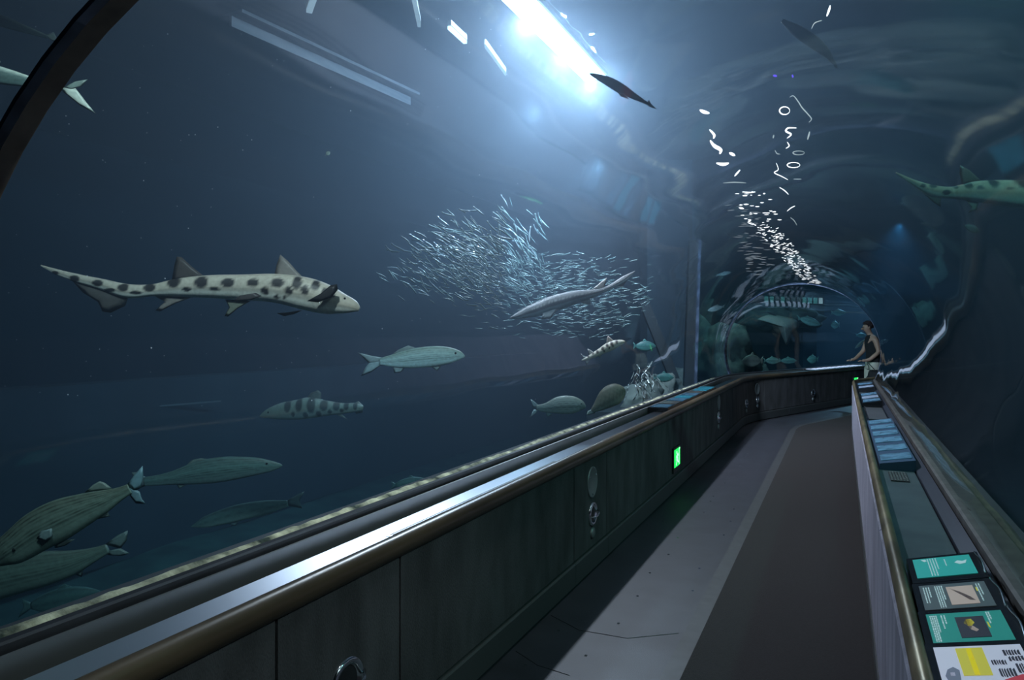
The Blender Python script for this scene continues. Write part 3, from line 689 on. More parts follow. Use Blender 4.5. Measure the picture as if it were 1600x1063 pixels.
fish('striped_bass', 'dim green striped bass swimming right above the bottom-left pair', 4.3,
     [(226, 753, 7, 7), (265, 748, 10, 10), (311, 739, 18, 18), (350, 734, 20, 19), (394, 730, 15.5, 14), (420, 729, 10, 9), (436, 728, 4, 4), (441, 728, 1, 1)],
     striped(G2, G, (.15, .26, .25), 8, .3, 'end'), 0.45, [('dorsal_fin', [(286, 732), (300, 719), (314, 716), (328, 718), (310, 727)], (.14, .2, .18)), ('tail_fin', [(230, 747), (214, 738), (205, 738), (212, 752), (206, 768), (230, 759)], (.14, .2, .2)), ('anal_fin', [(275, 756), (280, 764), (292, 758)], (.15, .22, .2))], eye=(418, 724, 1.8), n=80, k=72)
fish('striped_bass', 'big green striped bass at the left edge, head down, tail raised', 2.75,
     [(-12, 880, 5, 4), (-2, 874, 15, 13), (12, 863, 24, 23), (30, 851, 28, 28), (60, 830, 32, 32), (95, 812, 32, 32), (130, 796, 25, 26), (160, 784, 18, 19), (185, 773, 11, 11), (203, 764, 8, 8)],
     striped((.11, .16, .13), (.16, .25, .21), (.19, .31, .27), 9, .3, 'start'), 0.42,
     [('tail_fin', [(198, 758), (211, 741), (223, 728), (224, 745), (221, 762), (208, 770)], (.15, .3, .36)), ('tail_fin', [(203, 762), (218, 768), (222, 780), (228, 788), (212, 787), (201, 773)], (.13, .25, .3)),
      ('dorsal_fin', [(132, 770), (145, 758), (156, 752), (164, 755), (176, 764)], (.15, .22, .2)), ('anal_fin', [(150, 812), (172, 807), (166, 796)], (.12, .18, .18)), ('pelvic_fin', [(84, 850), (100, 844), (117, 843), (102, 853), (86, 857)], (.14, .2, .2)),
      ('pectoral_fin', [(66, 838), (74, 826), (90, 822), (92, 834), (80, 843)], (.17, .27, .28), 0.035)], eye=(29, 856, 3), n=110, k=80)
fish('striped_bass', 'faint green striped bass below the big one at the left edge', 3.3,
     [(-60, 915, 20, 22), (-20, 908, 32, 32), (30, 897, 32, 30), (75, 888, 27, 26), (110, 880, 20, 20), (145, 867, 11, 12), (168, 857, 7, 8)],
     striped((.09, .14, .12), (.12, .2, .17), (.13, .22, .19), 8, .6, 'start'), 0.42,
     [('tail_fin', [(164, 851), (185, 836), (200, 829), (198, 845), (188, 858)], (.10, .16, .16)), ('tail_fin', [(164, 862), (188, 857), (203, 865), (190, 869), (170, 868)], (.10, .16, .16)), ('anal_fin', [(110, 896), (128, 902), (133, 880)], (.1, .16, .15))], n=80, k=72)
fish('striped_bass', 'slim green fish swimming left between the bass and the algae crust', 5.2,
     [(299, 823, 1, 1), (310, 820, 5, 5), (322, 816, 9, 9), (349, 808, 12, 12), (379, 800, 13, 13), (417, 793, 11, 11), (450, 787, 5, 5)],
     striped(G2, G, (.24, .38, .34), 6, .7, 'start'), 0.45, [('tail_fin', [(446, 784), (468, 771), (476, 768), (468, 782), (472, 795), (448, 790)], (.13, .2, .2)), ('pelvic_fin', [(352, 818), (368, 822), (374, 814)], (.18, .28, .28))], n=60)
def sturg(t, v, x, y):
    if v > .15: c = (.12, .12, .12)
    elif v > -.25: c = (.055, .055, .055)
    else: c = (.16, .22, .22)
    if .05 < v < .26 and .2 < t < .85: c = (.24, .25, .24) if int(t * 90) % 2 else (.10, .10, .10)
    return c
fish('sturgeon', 'long grey sturgeon with upturned tail swimming down-left by the small-fish school', 7.6,
     [(797, 497, 1, 1), (809, 494.5, 6, 5), (823, 489, 9, 8), (838, 484, 11, 11), (859, 476, 12, 12.5), (880, 470, 12, 12), (902, 464, 10, 9.5), (924, 459, 6.5, 7), (940, 454.5, 4, 4), (957, 447, 4, 4), (974, 437, 5, 5), (984, 430, 3, 3), (992, 424, .8, .8)],
     sturg, 0.8, [('dorsal_fin', [(922, 455), (940, 440), (948, 434), (946, 446), (945, 453)], (.2, .18, .16)), ('pectoral_fin', [(848, 488), (868, 480), (871, 483), (860, 498), (846, 499)], (.4, .42, .42), 0.05), ('anal_fin', [(904, 470), (922, 466), (923, 476), (912, 475)], (.35, .33, .31)), ('tail_fin', [(960, 449), (972, 440), (985, 432), (976, 443), (974, 448)], (.25, .22, .2))],
     eye=(817, 497, 1), yaw=0.004, n=110, k=28)
sdI = [(955, 537, 2.2, 3.5), (963, 534, 2, 3.5), (948, 540, 2, 3), (941, 545, 2, 3), (933, 550, 2, 2.6), (926, 552, 1.8, 2.4), (957, 540.5, 1.3, 2), (951.5, 544, 1.3, 2), (943.5, 548.5, 1.3, 2), (919, 557, 1.5, 2)]
fish('leopard_shark', 'small bright leopard shark swimming up-right below the sturgeon', 7.4,
     [(909, 563, .8, .8), (916, 561, 2.5, 2.5), (926, 556, 4, 4), (938, 550, 5.5, 5), (950, 543, 7, 7), (960, 538.5, 6.5, 6.5), (969, 535.5, 4.5, 4.5), (975, 534.5, 2.5, 2.5), (977, 534.7, .7, .7)],
     spotted(sdI, (0.60, 0.57, 0.46), (0.66, 0.66, 0.56), (0.05, 0.04, 0.035)), 0.8,
     [('dorsal_fin', [(947, 540), (948, 530), (950, 525), (954, 528), (960, 533)], (.3, .27, .24)), ('dorsal_fin', [(920, 555), (918, 545), (924, 548), (930, 553)], (.3, .3, .28)), ('tail_fin', [(915, 563), (909, 557), (907, 552), (911, 556), (918, 558)], (.35, .38, .38)), ('tail_fin', [(914, 561), (922, 562), (917, 571), (915, 567)], (.35, .38, .38)), ('pelvic_fin', [(934, 555), (940, 556), (937, 560)], (.3, .33, .33))], n=90, k=24)
fish('striped_bass', 'deep-bodied striped fish low by the pane, facing right', 7.3,
     [(838, 637, 4, 4), (853, 637, 7, 8), (873, 634, 14, 13), (893, 633, 14, 14), (907, 634, 9, 9), (915, 637, 2, 2)],
     striped((.2, .24, .2), (.32, .4, .36), (.34, .42, .38), 7, .5, 'end'), 0.4, [('tail_fin', [(841, 633), (833, 626), (829, 624), (832, 636), (838, 638)], (.22, .3, .3)), ('tail_fin', [(841, 641), (834, 640), (827, 654), (838, 646)], (.22, .3, .3)), ('anal_fin', [(852, 643), (855, 652), (864, 648)], (.2, .28, .28))], eye=(908, 631, 1.2), n=60, k=56)
fish('broad_fish', 'round-bodied brown fish tilted upward beside the red patch', 7.5,
     [(925, 642, 3, 3), (934, 635, 8, 9), (948, 624, 16, 15), (960, 616, 17, 17), (970, 611, 12, 12), (976, 608, 4, 4)],
     striped((.2, .2, .15), (.28, .3, .23), (.3, .34, .28), 5, .7), 0.45, [('tail_fin', [(928, 638), (918, 643), (916, 650), (930, 646)], (.2, .26, .24))], n=50)
spM = [(1508, 291, 6, 6), (1545, 287, 7, 9), (1589, 287, 10, 9), (1524, 296, 5, 3), (1567, 298, 6, 3), (1455, 292, 6, 3), (1475, 302, 6, 4), (1490, 293, 4, 3), (1630, 287, 9, 9), (1670, 292, 8, 9), (1440, 291, 4, 3)]
fish('leopard_shark', 'blurry leopard shark entering from the right edge, tail pointing left', 4.7,
     [(1400, 270, 1, 1), (1428, 285, 4, 5), (1455, 297, 8, 9), (1485, 301, 9, 9), (1515, 300, 15, 14), (1545, 300, 18, 18), (1600, 304, 22, 22), (1640, 306, 24, 23), (1690, 310, 18, 18), (1722, 314, 3, 3)],
     spotted(spM, (0.80, 0.55, 0.42), (0.72, 0.72, 0.68)), 0.85,
     [('dorsal_fin', [(1503, 290), (1499, 270), (1500, 258), (1515, 266), (1535, 284)], (.16, .12, .10)), ('dorsal_fin', [(1625, 286), (1628, 262), (1636, 262), (1660, 288)], (.16, .12, .10)), ('pelvic_fin', [(1508, 311), (1519, 326), (1513, 333), (1526, 328), (1530, 314)], (.22, .2, .18)), ('tail_fin', [(1440, 300), (1458, 316), (1470, 324), (1470, 308), (1455, 298)], (.1, .08, .075))], n=120, k=32)
dark = lambda c: (lambda t, v, x, y: c)
fish('dark_fish', 'dark fish silhouette beside the bright lamp streak overhead', 5.2, [(921, 115, 1, 1), (930, 118, 3, 4), (950, 127, 7, 7), (970, 138, 7.5, 8), (990, 150, 5, 5), (1008, 160, 2.5, 2.5), (1014, 163, 1.5, 1.5)],
     dark((0.03, 0.035, 0.05)), 0.7, [('tail_fin', [(1010, 162), (1014, 156), (1018, 163), (1027, 171), (1014, 167)], (.03, .035, .05)), ('side_fin', [(955, 131), (975, 148), (985, 156), (970, 151)], (.05, .055, .07))], n=40)
fish('dark_fish', 'dim dark fish shape overhead right of the glints', 5.2, [(1222, 32, 3, 3), (1245, 48, 9, 9), (1270, 65, 10, 10), (1290, 82, 7, 7), (1304, 100, 2, 2)],
     dark((0.012, 0.016, 0.018)), 0.7, [('tail_fin', [(1300, 92), (1304, 106), (1310, 108), (1306, 96)], (.012, .016, .018))], n=30)
fish('pale_fish', 'pale green fish behind the brown tunnel rib, forked tail showing', 2.9, [(-95, 100, 8, 9), (-40, 108, 14, 18), (10, 119, 12, 14), (60, 130, 6, 8), (98, 139, 3, 3)],
     striped((.45, .55, .48), (.16, .26, .24), (.10, .18, .17), 5, .8), 0.5,
     [('tail_fin', [(95, 136), (118, 138), (135, 160), (150, 178), (125, 165), (98, 143)], (.42, .5, .44)), ('tail_fin', [(98, 137), (118, 127), (137, 124), (128, 135), (108, 141)], (.14, .2, .18))], n=40)
fish('pale_fish', 'faint pale fish at the top-left corner above the rib', 3.6, [(-60, 10, 8, 8), (0, 32, 9, 9), (40, 46, 6, 6), (75, 58, 2.5, 2.5)],
     striped((.25, .32, .28), (.10, .16, .15), (.08, .14, .13), 5, .9), 0.5, [('tail_fin', [(70, 55), (84, 50), (92, 66), (80, 63)], (.25, .32, .28))], n=30)
def small(px, py, L, H, D, col, label, right=True, tilt=0.0, name='small_fish', group=None):
    sg = 1 if right else -1; c, s = math.cos(tilt), math.sin(tilt)
    R = lambda u, v: (px + sg * (u * c) - v * s * sg, py + u * s * -1 + v * c)
    sp = []
    for u, h in ((-.36, .16), (-.2, .42), (.05, .55), (.28, .42), (.42, .2), (.5, .03)):
        x, y = R(u * L, 0); sp.append((x, y, h * H, h * H))
    fish(name, label, D, sp, striped([v * .7 for v in col], col, [v * 1.2 for v in col], 4, .75), 0.45,
         [('tail_fin', [R(-.34 * L, -.1 * H), R(-.5 * L, -.45 * H), R(-.46 * L, 0), R(-.5 * L, .45 * H), R(-.34 * L, .1 * H)], [v * .8 for v in col]), ('dorsal_fin', [R(-.15 * L, -.38 * H), R(.0, -.78 * H), R(.15 * L, -.46 * H)], [v * .7 for v in col])], n=18, group=group)
TL = (0.05, 0.17, 0.16)
small(1007, 541, 36, 15, 9.2, TL, 'flat teal fish just right of the small leopard shark')
small(1037, 590, 32, 13, 9.4, TL, 'teal fish over the rocks beside the dark frame')
small(1119, 482, 28, 8, 13.5, (.5, .6, .6), 'pale slender fish left of the far arch', False, -.25)
small(1131, 428, 24, 6, 13.0, (.3, .4, .4), 'faint slender fish high left of the far arch', True, .2)
small(1264, 502, 38, 12, 17.2, (.3, .5, .46), 'pale teal fish swimming right through the far arch', True, -.3)
small(1310, 489, 24, 9, 18.2, (.3, .55, .52), 'teal fish upper right inside the far arch')
small(1305, 508, 14, 11, 18.2, (.4, .65, .62), 'short bright teal fish in the middle of the far arch', False)
small(1345, 524, 16, 7, 18.6, (.22, .45, .45), 'tiny teal fish just left of the person')
small(1176, 564, 34, 18, 14.6, (.24, .24, .2), 'brownish fish at the lower left of the far arch', False)
small(1206, 564, 26, 10, 15.2, (.25, .42, .36), 'green fish low in the far arch beside the brownish one', True)
small(1231, 564, 28, 9, 16.0, (.2, .38, .34), 'dim green fish low in the far arch, second green one along', True)
small(1270, 562, 18, 12, 17.0, (.25, .48, .42), 'plump green fish low in the far arch right of centre', False)
small(1518, 357, 28, 11, 5.6, (.12, .16, .16), 'faint grey fish seen under the right-hand leopard shark', True, -.4)
small(1345, 537, 24, 5, 17.6, (.7, .8, .8), 'thin whitish glint left of the person, modelled as a fish', False, -.7)  # pale reflection given the shape of a slender fish
small(1379, 535, 20, 6, 17.8, (.6, .7, .7), 'thin whitish glint right of the person, modelled as a fish', True, .35)  # second pale reflection, also shaped as a fish
small(640, 755, 60, 16, 6.0, (.14, .3, .28), 'very faint green fish above the crust in mid pane', True, .15)
small(95, 938, 130, 34, 4.6, (.10, .22, .2), 'faint green fish hugging the crust at the bottom left', True, .2)
small(512, 240, 9, 6, 5.0, (.7, .75, .6), 'tiny pale fish alone in open water above the shark', True, .6)

# bat ray hanging in the far arch
def disc(name, label, D, pts, col, cat):
    A = np.array(pts, float); c0 = A.mean(0); m = len(A)
    rim = spline(list(A) + [A[0]], 40)[:-1]; m = len(rim); V = []; Fc = []; CC = []
    for (x, y) in rim: V.append(P(x, y, D)); CC.append([v * .8 for v in col])
    for sg in (-1, 1):
        for f, h in ((.75, .05), (.45, .11), (.15, .15)):
            for (x, y) in c0 + (rim - c0) * f: V.append(P(x, y, D) + FW * sg * h); CC.append(col)
        V.append(P(*c0, D) + FW * sg * .16); CC.append(col)
    for q in range(2):
        b0 = m + q * (3 * m + 1); rings = [0, b0, b0 + m, b0 + 2 * m]
        for a, b in zip(rings[:-1], rings[1:]):
            for i in range(m): j = (i + 1) % m; Fc.append((a + i, a + j, b + j, b + i))
        for i in range(m): Fc.append((b0 + 2 * m + i, b0 + 2 * m + (i + 1) % m, b0 + 3 * m))
    r = empty(name, P(*c0, D), label, cat); fixn(mk('body', V, Fc, M_fish, r, True, colors=CC)); return r
r = disc('bat_ray', 'grey triangular ray with spread wings inside the far arch', 16.0, [(1183, 499), (1200, 492), (1222, 494), (1244, 500), (1249, 511), (1239, 518), (1234, 530), (1229, 540), (1223, 528), (1214, 510), (1197, 504)], (.26, .27, .25), 'ray')
MB().tube([tuple(P(x, y, 16.0)) for x, y in ((1212, 494), (1200, 488), (1188, 490), (1176, 486))], [.02, .015, .01, .006], 6).build('tail', M_conc, r, True)

# school of small silver fish: 300 as things, the rest as one mass
rnd = random.Random(11)
M_silver = mat('silver_fish', (0.085, 0.135, 0.13), 0.4, metal=0.2)
M_silver2 = mat('silver_fish_bright', (0.26, 0.32, 0.34), 0.2, metal=0.3)
def sfish_mesh(bend):
    V = []; Fc = []; st = ((-.5, .0, .03), (-.42, .075, .012), (-.34, .02, .012), (-.1, .052, .03), (.15, .06, .035), (.36, .045, .03), (.5, .006, .006)); n = 6
    for x, h, w in st:
        z0 = bend * (x * x) * .6
        V += [(x, w * math.cos(6.283 * k / n), z0 + h * math.sin(6.283 * k / n)) for k in range(n)]
    for i in range(len(st) - 1): Fc += [(i * n + k, i * n + (k + 1) % n, (i + 1) * n + (k + 1) % n, (i + 1) * n + k) for k in range(n)]
    Fc += [tuple(range(n)), tuple(range(n * 6, n * 7))]
    return V, Fc
meshes = []
for b in (-.35, 0, .3):
    for m in (M_silver, M_silver, M_silver2):
        V, Fc = sfish_mesh(b); me = bpy.data.meshes.new('anchovy'); me.from_pydata(V, [], Fc); me.materials.append(m)
        me.polygons.foreach_set('use_smooth', [True] * len(me.polygons)); meshes.append(me)
def school_spot():
    if rnd.random() < .46:    # upper left ball, heads down to the right
        while True:
            x = rnd.gauss(745, 62); y = rnd.gauss(408, 34) - (x - 745) * .10
            if 585 < x < 850 and 312 < y < 480 and y > 395 - (x - 600) * .62 and y < 470 + (x - 640) * .12: break
        ang = -math.radians(rnd.gauss(28 + max(0, x - 740) * .28, 15)); L = rnd.uniform(13, 25) * (1.1 if y < 400 else .8)
    else:
        while True:
            x = rnd.gauss(880, 85); y = rnd.gauss(458 + (x - 880) * .10, 36)
            if 700 < x < 1018 and 395 < y < 532 and y < 545 - max(0, x - 930) * .75: break
        ang = math.radians(rnd.gauss(6, 14)) * (1 if x > 850 else -1); L = rnd.uniform(8, 15)
    dmin = 1.97 / (ST - (x - 800) / F * CT) if (x - 800) / F * CT < ST else 12
    D = max(6.0 if x < 790 else 8.1, dmin + .4) + rnd.uniform(0, 1.8)
    return x, y, ang, L * D / F, D
PROTO = None; allf = []
for i in range(1500): allf.append(school_spot())
order = sorted(range(len(allf)), key=lambda i: -allf[i][3] / allf[i][4])
Rv = Vector((CT, ST, 0)); Fv = Vector((-ST, CT, 0)); rest = MB()
for q, i in enumerate(order):
    x, y, ang, L, D = allf[i]; loc = Vector(P(x, y, D)); yw = rnd.uniform(-.5, .5)
    ux = (Rv * math.cos(yw) + Fv * math.sin(yw)); d = ux * math.cos(ang) + Vector((0, 0, 1)) * math.sin(ang); w = Fv * math.cos(yw) - Rv * math.sin(yw); u = w.cross(d) * -1
    u = d.cross(w); B = Matrix((d, w, u)).transposed() * L
    if q < 300:
        o = bpy.data.objects.new('anchovy', meshes[rnd.randrange(9)]); COL.objects.link(o); o.matrix_world = Matrix.Translation(loc) @ B.to_4x4()
        put(o, 'one small silver fish in the dense swirling school', 'fish', 'small silver fish of the school')
    else:
        V, Fc = sfish_mesh(rnd.uniform(-.3, .3)); rest.add([tuple(B @ Vector(v) + loc) for v in V], Fc)
o = rest.build('anchovy_mass', M_silver, smooth=True); put(o, 'remaining tiny silver fish filling the school', 'fish', 'small silver fish of the school', 'stuff')
# drifting particles in the water
mb = MB()
for i in range(260):
    x, y = rnd.uniform(0, 1300), rnd.uniform(0, 640); dd = rnd.uniform(3.2, 6)
    if ray(x, y)[0] * dd > -2.1: continue
    c = P(x, y, dd); s = rnd.uniform(.0015, .004)
    mb.add([c + np.array(v) * s for v in ((1, 0, 0), (-1, 0, 0), (0, 1, 0), (0, -1, 0), (0, 0, 1), (0, 0, -1))], [(0, 2, 4), (2, 1, 4), (1, 3, 4), (3, 0, 4), (2, 0, 5), (1, 2, 5), (3, 1, 5), (0, 3, 5)])
put(mb.build('floating_specks', mat('speck', (.8, .85, .9), .5)), 'tiny pale specks drifting in the water', 'specks', kind='stuff')

# ------------------------------------------------------------------ tank structure and rocks
def quadbox(name, p0, p1, w, h, m, **k):
    """beam from p0 to p1, width w (horizontal), height h"""
    a, b = Vector(p0), Vector(p1); t = (b - a).normalized(); s_ = t.cross(Vector((0, 0, 1))).normalized() * w / 2; u = s_.cross(t).normalized() * h / 2
    V = [tuple(q + i * s_ + j * u) for q in (a, b) for i in (-1, 1) for j in (-1, 1)]
    return fixn(mk(name, V, [(0, 1, 3, 2), (4, 6, 7, 5), (0, 4, 5, 1), (2, 3, 7, 6), (0, 2, 6, 4), (1, 5, 7, 3)], m, **k))
def rock(c, r, seed, sc=(1, 1, 1), m=None, name='rock', sub=4):
    bm = bmesh.new(); bmesh.ops.create_icosphere(bm, subdivisions=sub, radius=1)
    V = []
    for v in bm.verts:
        d = 1 + .45 * noise.noise(v.co * 1.3 + Vector((seed, 0, 0))) + .22 * noise.noise(v.co * 3.5 + Vector((0, seed, 0))) + .08 * noise.noise(v.co * 9 + Vector((0, 0, seed)))
        V.append((c[0] + v.co.x * d * r * sc[0], c[1] + v.co.y * d * r * sc[1], c[2] + v.co.z * d * r * sc[2]))
    Fc = [tuple(v.index for v in f.verts) for f in bm.faces]; bm.free()
    return mk(name, V, Fc, m or M_rock, smooth=True)
for (px, py, D, r, sc, sd, lb) in (
        (1008, 628, 9.6, .30, (1, 1, .9), 3, 'dark rock by the pane just left of the small label row'),
        (1035, 615, 10.2, .26, (1, 1, 1.0), 5, 'greenish rock behind the dark one, under the teal fish'),
        (1062, 600, 12.2, .28, (1, 1, .8), 8, 'low rock at the foot of the dark vertical frame'),
        (1118, 575, 15.5, .75, (1.1, 1, 1.25), 12, 'brown-green rock mound left of the far arch'),
        (1150, 590, 15.8, .55, (1.2, 1, .7), 15, 'low green rock at the lower left of the far arch'),
        (1300, 590, 22.5, .7, (2.4, 1, .5), 21, 'long low rock at the foot of the far arch')):
    put(rock(P(px, py, D), r, sd, sc), lb, 'rock')
put(rock(np.array([P(966, 640, 7.9)[0], P(966, 640, 7.9)[1], .62]), .085, 33, (1.3, 1, .5), mat('red', (.22, .02, .02), .8), 'sponge', 3), 'small red lump under the round-bodied brown fish', 'sponge')
# draped silvery netting over the rocks
mb = MB(); rn = random.Random(21)
for i in range(26):
    x0 = rn.uniform(990, 1026); y0 = rn.uniform(565, 600); x, y = x0, y0; pts = []; sl = rn.uniform(-.5, .7)
    for j in range(rn.randint(5, 11)):
        pts.append(tuple(P(x, y, 9.1 + .15 * noise.noise(Vector((x * .1, y * .1, i)))))); x += sl * 4 + rn.uniform(-2.5, 2.5); y += rn.uniform(2.5, 6)
    mb.tube(pts, rn.uniform(.003, .009), 4)
put(mb.build('netting', mat('net', (.22, .25, .24), .35, metal=.4)), 'silvery torn netting hanging over the rocks left of the frame', 'netting', kind='stuff')
# concrete pier left of the dark frame, with a raking strut
b = P(1040, 519, 13.4)
put(fixn(MB().box(-.40, .40, -.35, .35, -1.2 - b[2], 4.6 - b[2], Matrix.Translation(b) @ Matrix.Rotation(TH, 4, 'Z')).build('pillar_pier', M_conc)), kind='structure')
put(quadbox('brace', P(1005, 470, 11.2), P(1072, 640, 11.2), .12, .14, M_black), 'dark slanting brace crossing the pale concrete pier', 'brace')
# back step of the tank and rock cave behind the far arch
put(MB().box(-8.3, -7.9, 3, 20, -1.2, 0.95).build('wall_tank_step', M_dark), kind='structure')
put(quadbox('pipe', P(0, 655, 8.0), P(345, 627, 10.0), .02, .02, M_disc), 'thin pale pipe line along the back of the left tank', 'pipe')
r = empty('rock_cave', P(1215, 560, 20), 'dark rocky cave with a straight lintel behind the far arch', 'rock')
def cavebox(nm, x0, x1, y0, y1, D, th, m):
    V = [P(x, y, D + d) for d in (0, th) for x, y in ((x0, y0), (x1, y0), (x1, y1), (x0, y1))]
    return fixn(mk(nm, V, [(0, 1, 2, 3), (7, 6, 5, 4), (0, 4, 5, 1), (1, 5, 6, 2), (2, 6, 7, 3), (3, 7, 4, 0)], m, r))
cavebox('lintel', 1120, 1288, 474, 492, 18.2, 1.0, mat('lintel', (.10, .11, .12), .9, var=.3, vscale=2))
cavebox('back', 1120, 1275, 490, 590, 19.6, .2, M_black)
cavebox('pier', 1255, 1276, 490, 592, 18.4, .9, mat('pier_dark', (.06, .08, .10), .9, var=.3, vscale=2))
for q, (x, y, rr) in enumerate(((1185, 500, .35), (1215, 492, .35), (1240, 492, .4), (1262, 500, .3))):
    mm = rock(P(x, y, 17.9), rr, 40 + q, (1.2, 1, .7), sub=3); mm.name = 'boulder'; mm.parent = r; mm.location = mm.location - r.location
# glowing strip modelled as the reflection of label screens, above the lintel
r = empty('screen_reflection_strip', P(1240, 468, 17.9), 'row of small teal glowing patches, modelled reflection of screens above the cave lintel', 'window')  # stands for reflected screens, not a real window
V = [P(x, y, 18.0 + d) for d in (0, .1) for x, y in ((1190, 458), (1288, 461), (1288, 477), (1190, 474))]
fixn(mk('frame', V, [(0, 1, 2, 3), (7, 6, 5, 4), (0, 4, 5, 1), (1, 5, 6, 2), (2, 6, 7, 3), (3, 7, 4, 0)], M_dark, r))
pm = [emat('reflection_teal', (.10, .38, .36), .55), emat('reflection_dim', (.08, .14, .16), .5), emat('reflection_pale', (.45, .6, .65), .9)]
for i, k in enumerate((0, 0, 1, 0, 1, 1, 1, 0, 0, 0, 2)):
    xx = 1194.5 + i * 8.5; V = [P(x, y + (xx - 1190) * .03, 17.95 + d) for d in (0, .04) for x, y in ((xx, 463), (xx + 6, 463), (xx + 6, 472), (xx, 472))]
    fixn(mk('pane', V, [(0, 1, 2, 3), (7, 6, 5, 4), (0, 4, 5, 1), (1, 5, 6, 2), (2, 6, 7, 3), (3, 7, 4, 0)], pm[k], r))  # glowing patch of the modelled screen reflection, not a real pane
# steel channel under the water surface, upper left
ch = empty('steel_channel', PZ(470, 70, 4.3), 'blue-grey steel channel crossing high above at the upper left', 'beam')
a, b = PZ(360, 22, 4.35), PZ(640, 150, 4.35)
for nm, dz, w, h in (('web', 0, .30, .03), ('flange', -.05, .03, .12)):
    quadbox(nm, a + np.array([0, 0, dz]), b + np.array([0, 0, dz]), w, h, mat('channel_' + nm, (0.025, 0.03, 0.04), 0.6), parent=ch)

# ------------------------------------------------------------------ lamps, and glowing shapes modelled as their glints on the crown
def lampbar(name, label, p0, p1, w, s, parts=True):
    r = empty(name, (np.array(p0) + np.array(p1)) / 2, label, 'lamp')
    quadbox('diffuser', p0, p1, w, .03, emat('diffuser_' + str(len(bpy.data.materials)), (.86, .92, 1.0), s), parent=r)
    up = np.array([0, 0, .045]); quadbox('housing', np.array(p0) + up, np.array(p1) + up, w * 1.15, .05, M_disc, parent=r); return r
lampbar('flood_lamp', 'dazzling long white lamp streak above the tunnel at the top centre', (-2.66, 5.9, 4.55), (-2.66, 8.35, 4.55), .26, 9)
lampbar('tube_lamp', 'short bright white tube lamp at the upper middle, left of the dazzling streak', PZ(702, 43, 4.4), PZ(727, 66, 4.4), .035, 4)
lampbar('tube_lamp', 'thin pale tube lamp slanting at the upper middle', PZ(758, 72, 4.4), PZ(790, 116, 4.4), .012, 1)
lampbar('tube_lamp', 'pale tube lamp cut by the top edge above the open water', PZ(645, -8, 4.4), PZ(655, 40, 4.4), .03, .7)
lampbar('tube_lamp', 'pale tube lamp cut by the top edge beside the steel channel', PZ(492, -8, 4.4), PZ(483, 18, 4.4), .05, .7)
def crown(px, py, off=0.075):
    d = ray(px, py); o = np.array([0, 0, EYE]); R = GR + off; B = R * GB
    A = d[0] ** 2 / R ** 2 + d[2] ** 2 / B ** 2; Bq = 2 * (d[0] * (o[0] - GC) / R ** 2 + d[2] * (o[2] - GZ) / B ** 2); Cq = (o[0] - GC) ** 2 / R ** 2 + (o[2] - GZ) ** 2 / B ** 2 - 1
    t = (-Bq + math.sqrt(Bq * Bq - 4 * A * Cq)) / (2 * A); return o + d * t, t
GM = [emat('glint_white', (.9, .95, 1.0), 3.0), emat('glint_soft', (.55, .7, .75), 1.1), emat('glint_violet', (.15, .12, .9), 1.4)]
def glint(pts, w, m, label):  # glowing tube just above the acrylic, standing for a lamp's glint
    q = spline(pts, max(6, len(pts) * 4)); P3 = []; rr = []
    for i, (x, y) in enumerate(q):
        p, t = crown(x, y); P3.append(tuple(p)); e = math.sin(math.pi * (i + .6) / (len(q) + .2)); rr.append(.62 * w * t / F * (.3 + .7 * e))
    put(MB().tube(P3, rr, 6).build('lamp_glint_shape', GM[m], smooth=True), label, 'glint')
ring = lambda x, y, a, b, n=10: [(x + a * math.cos(6.283 * k / n), y + b * math.sin(6.283 * k / n)) for k in range(n + 1)]
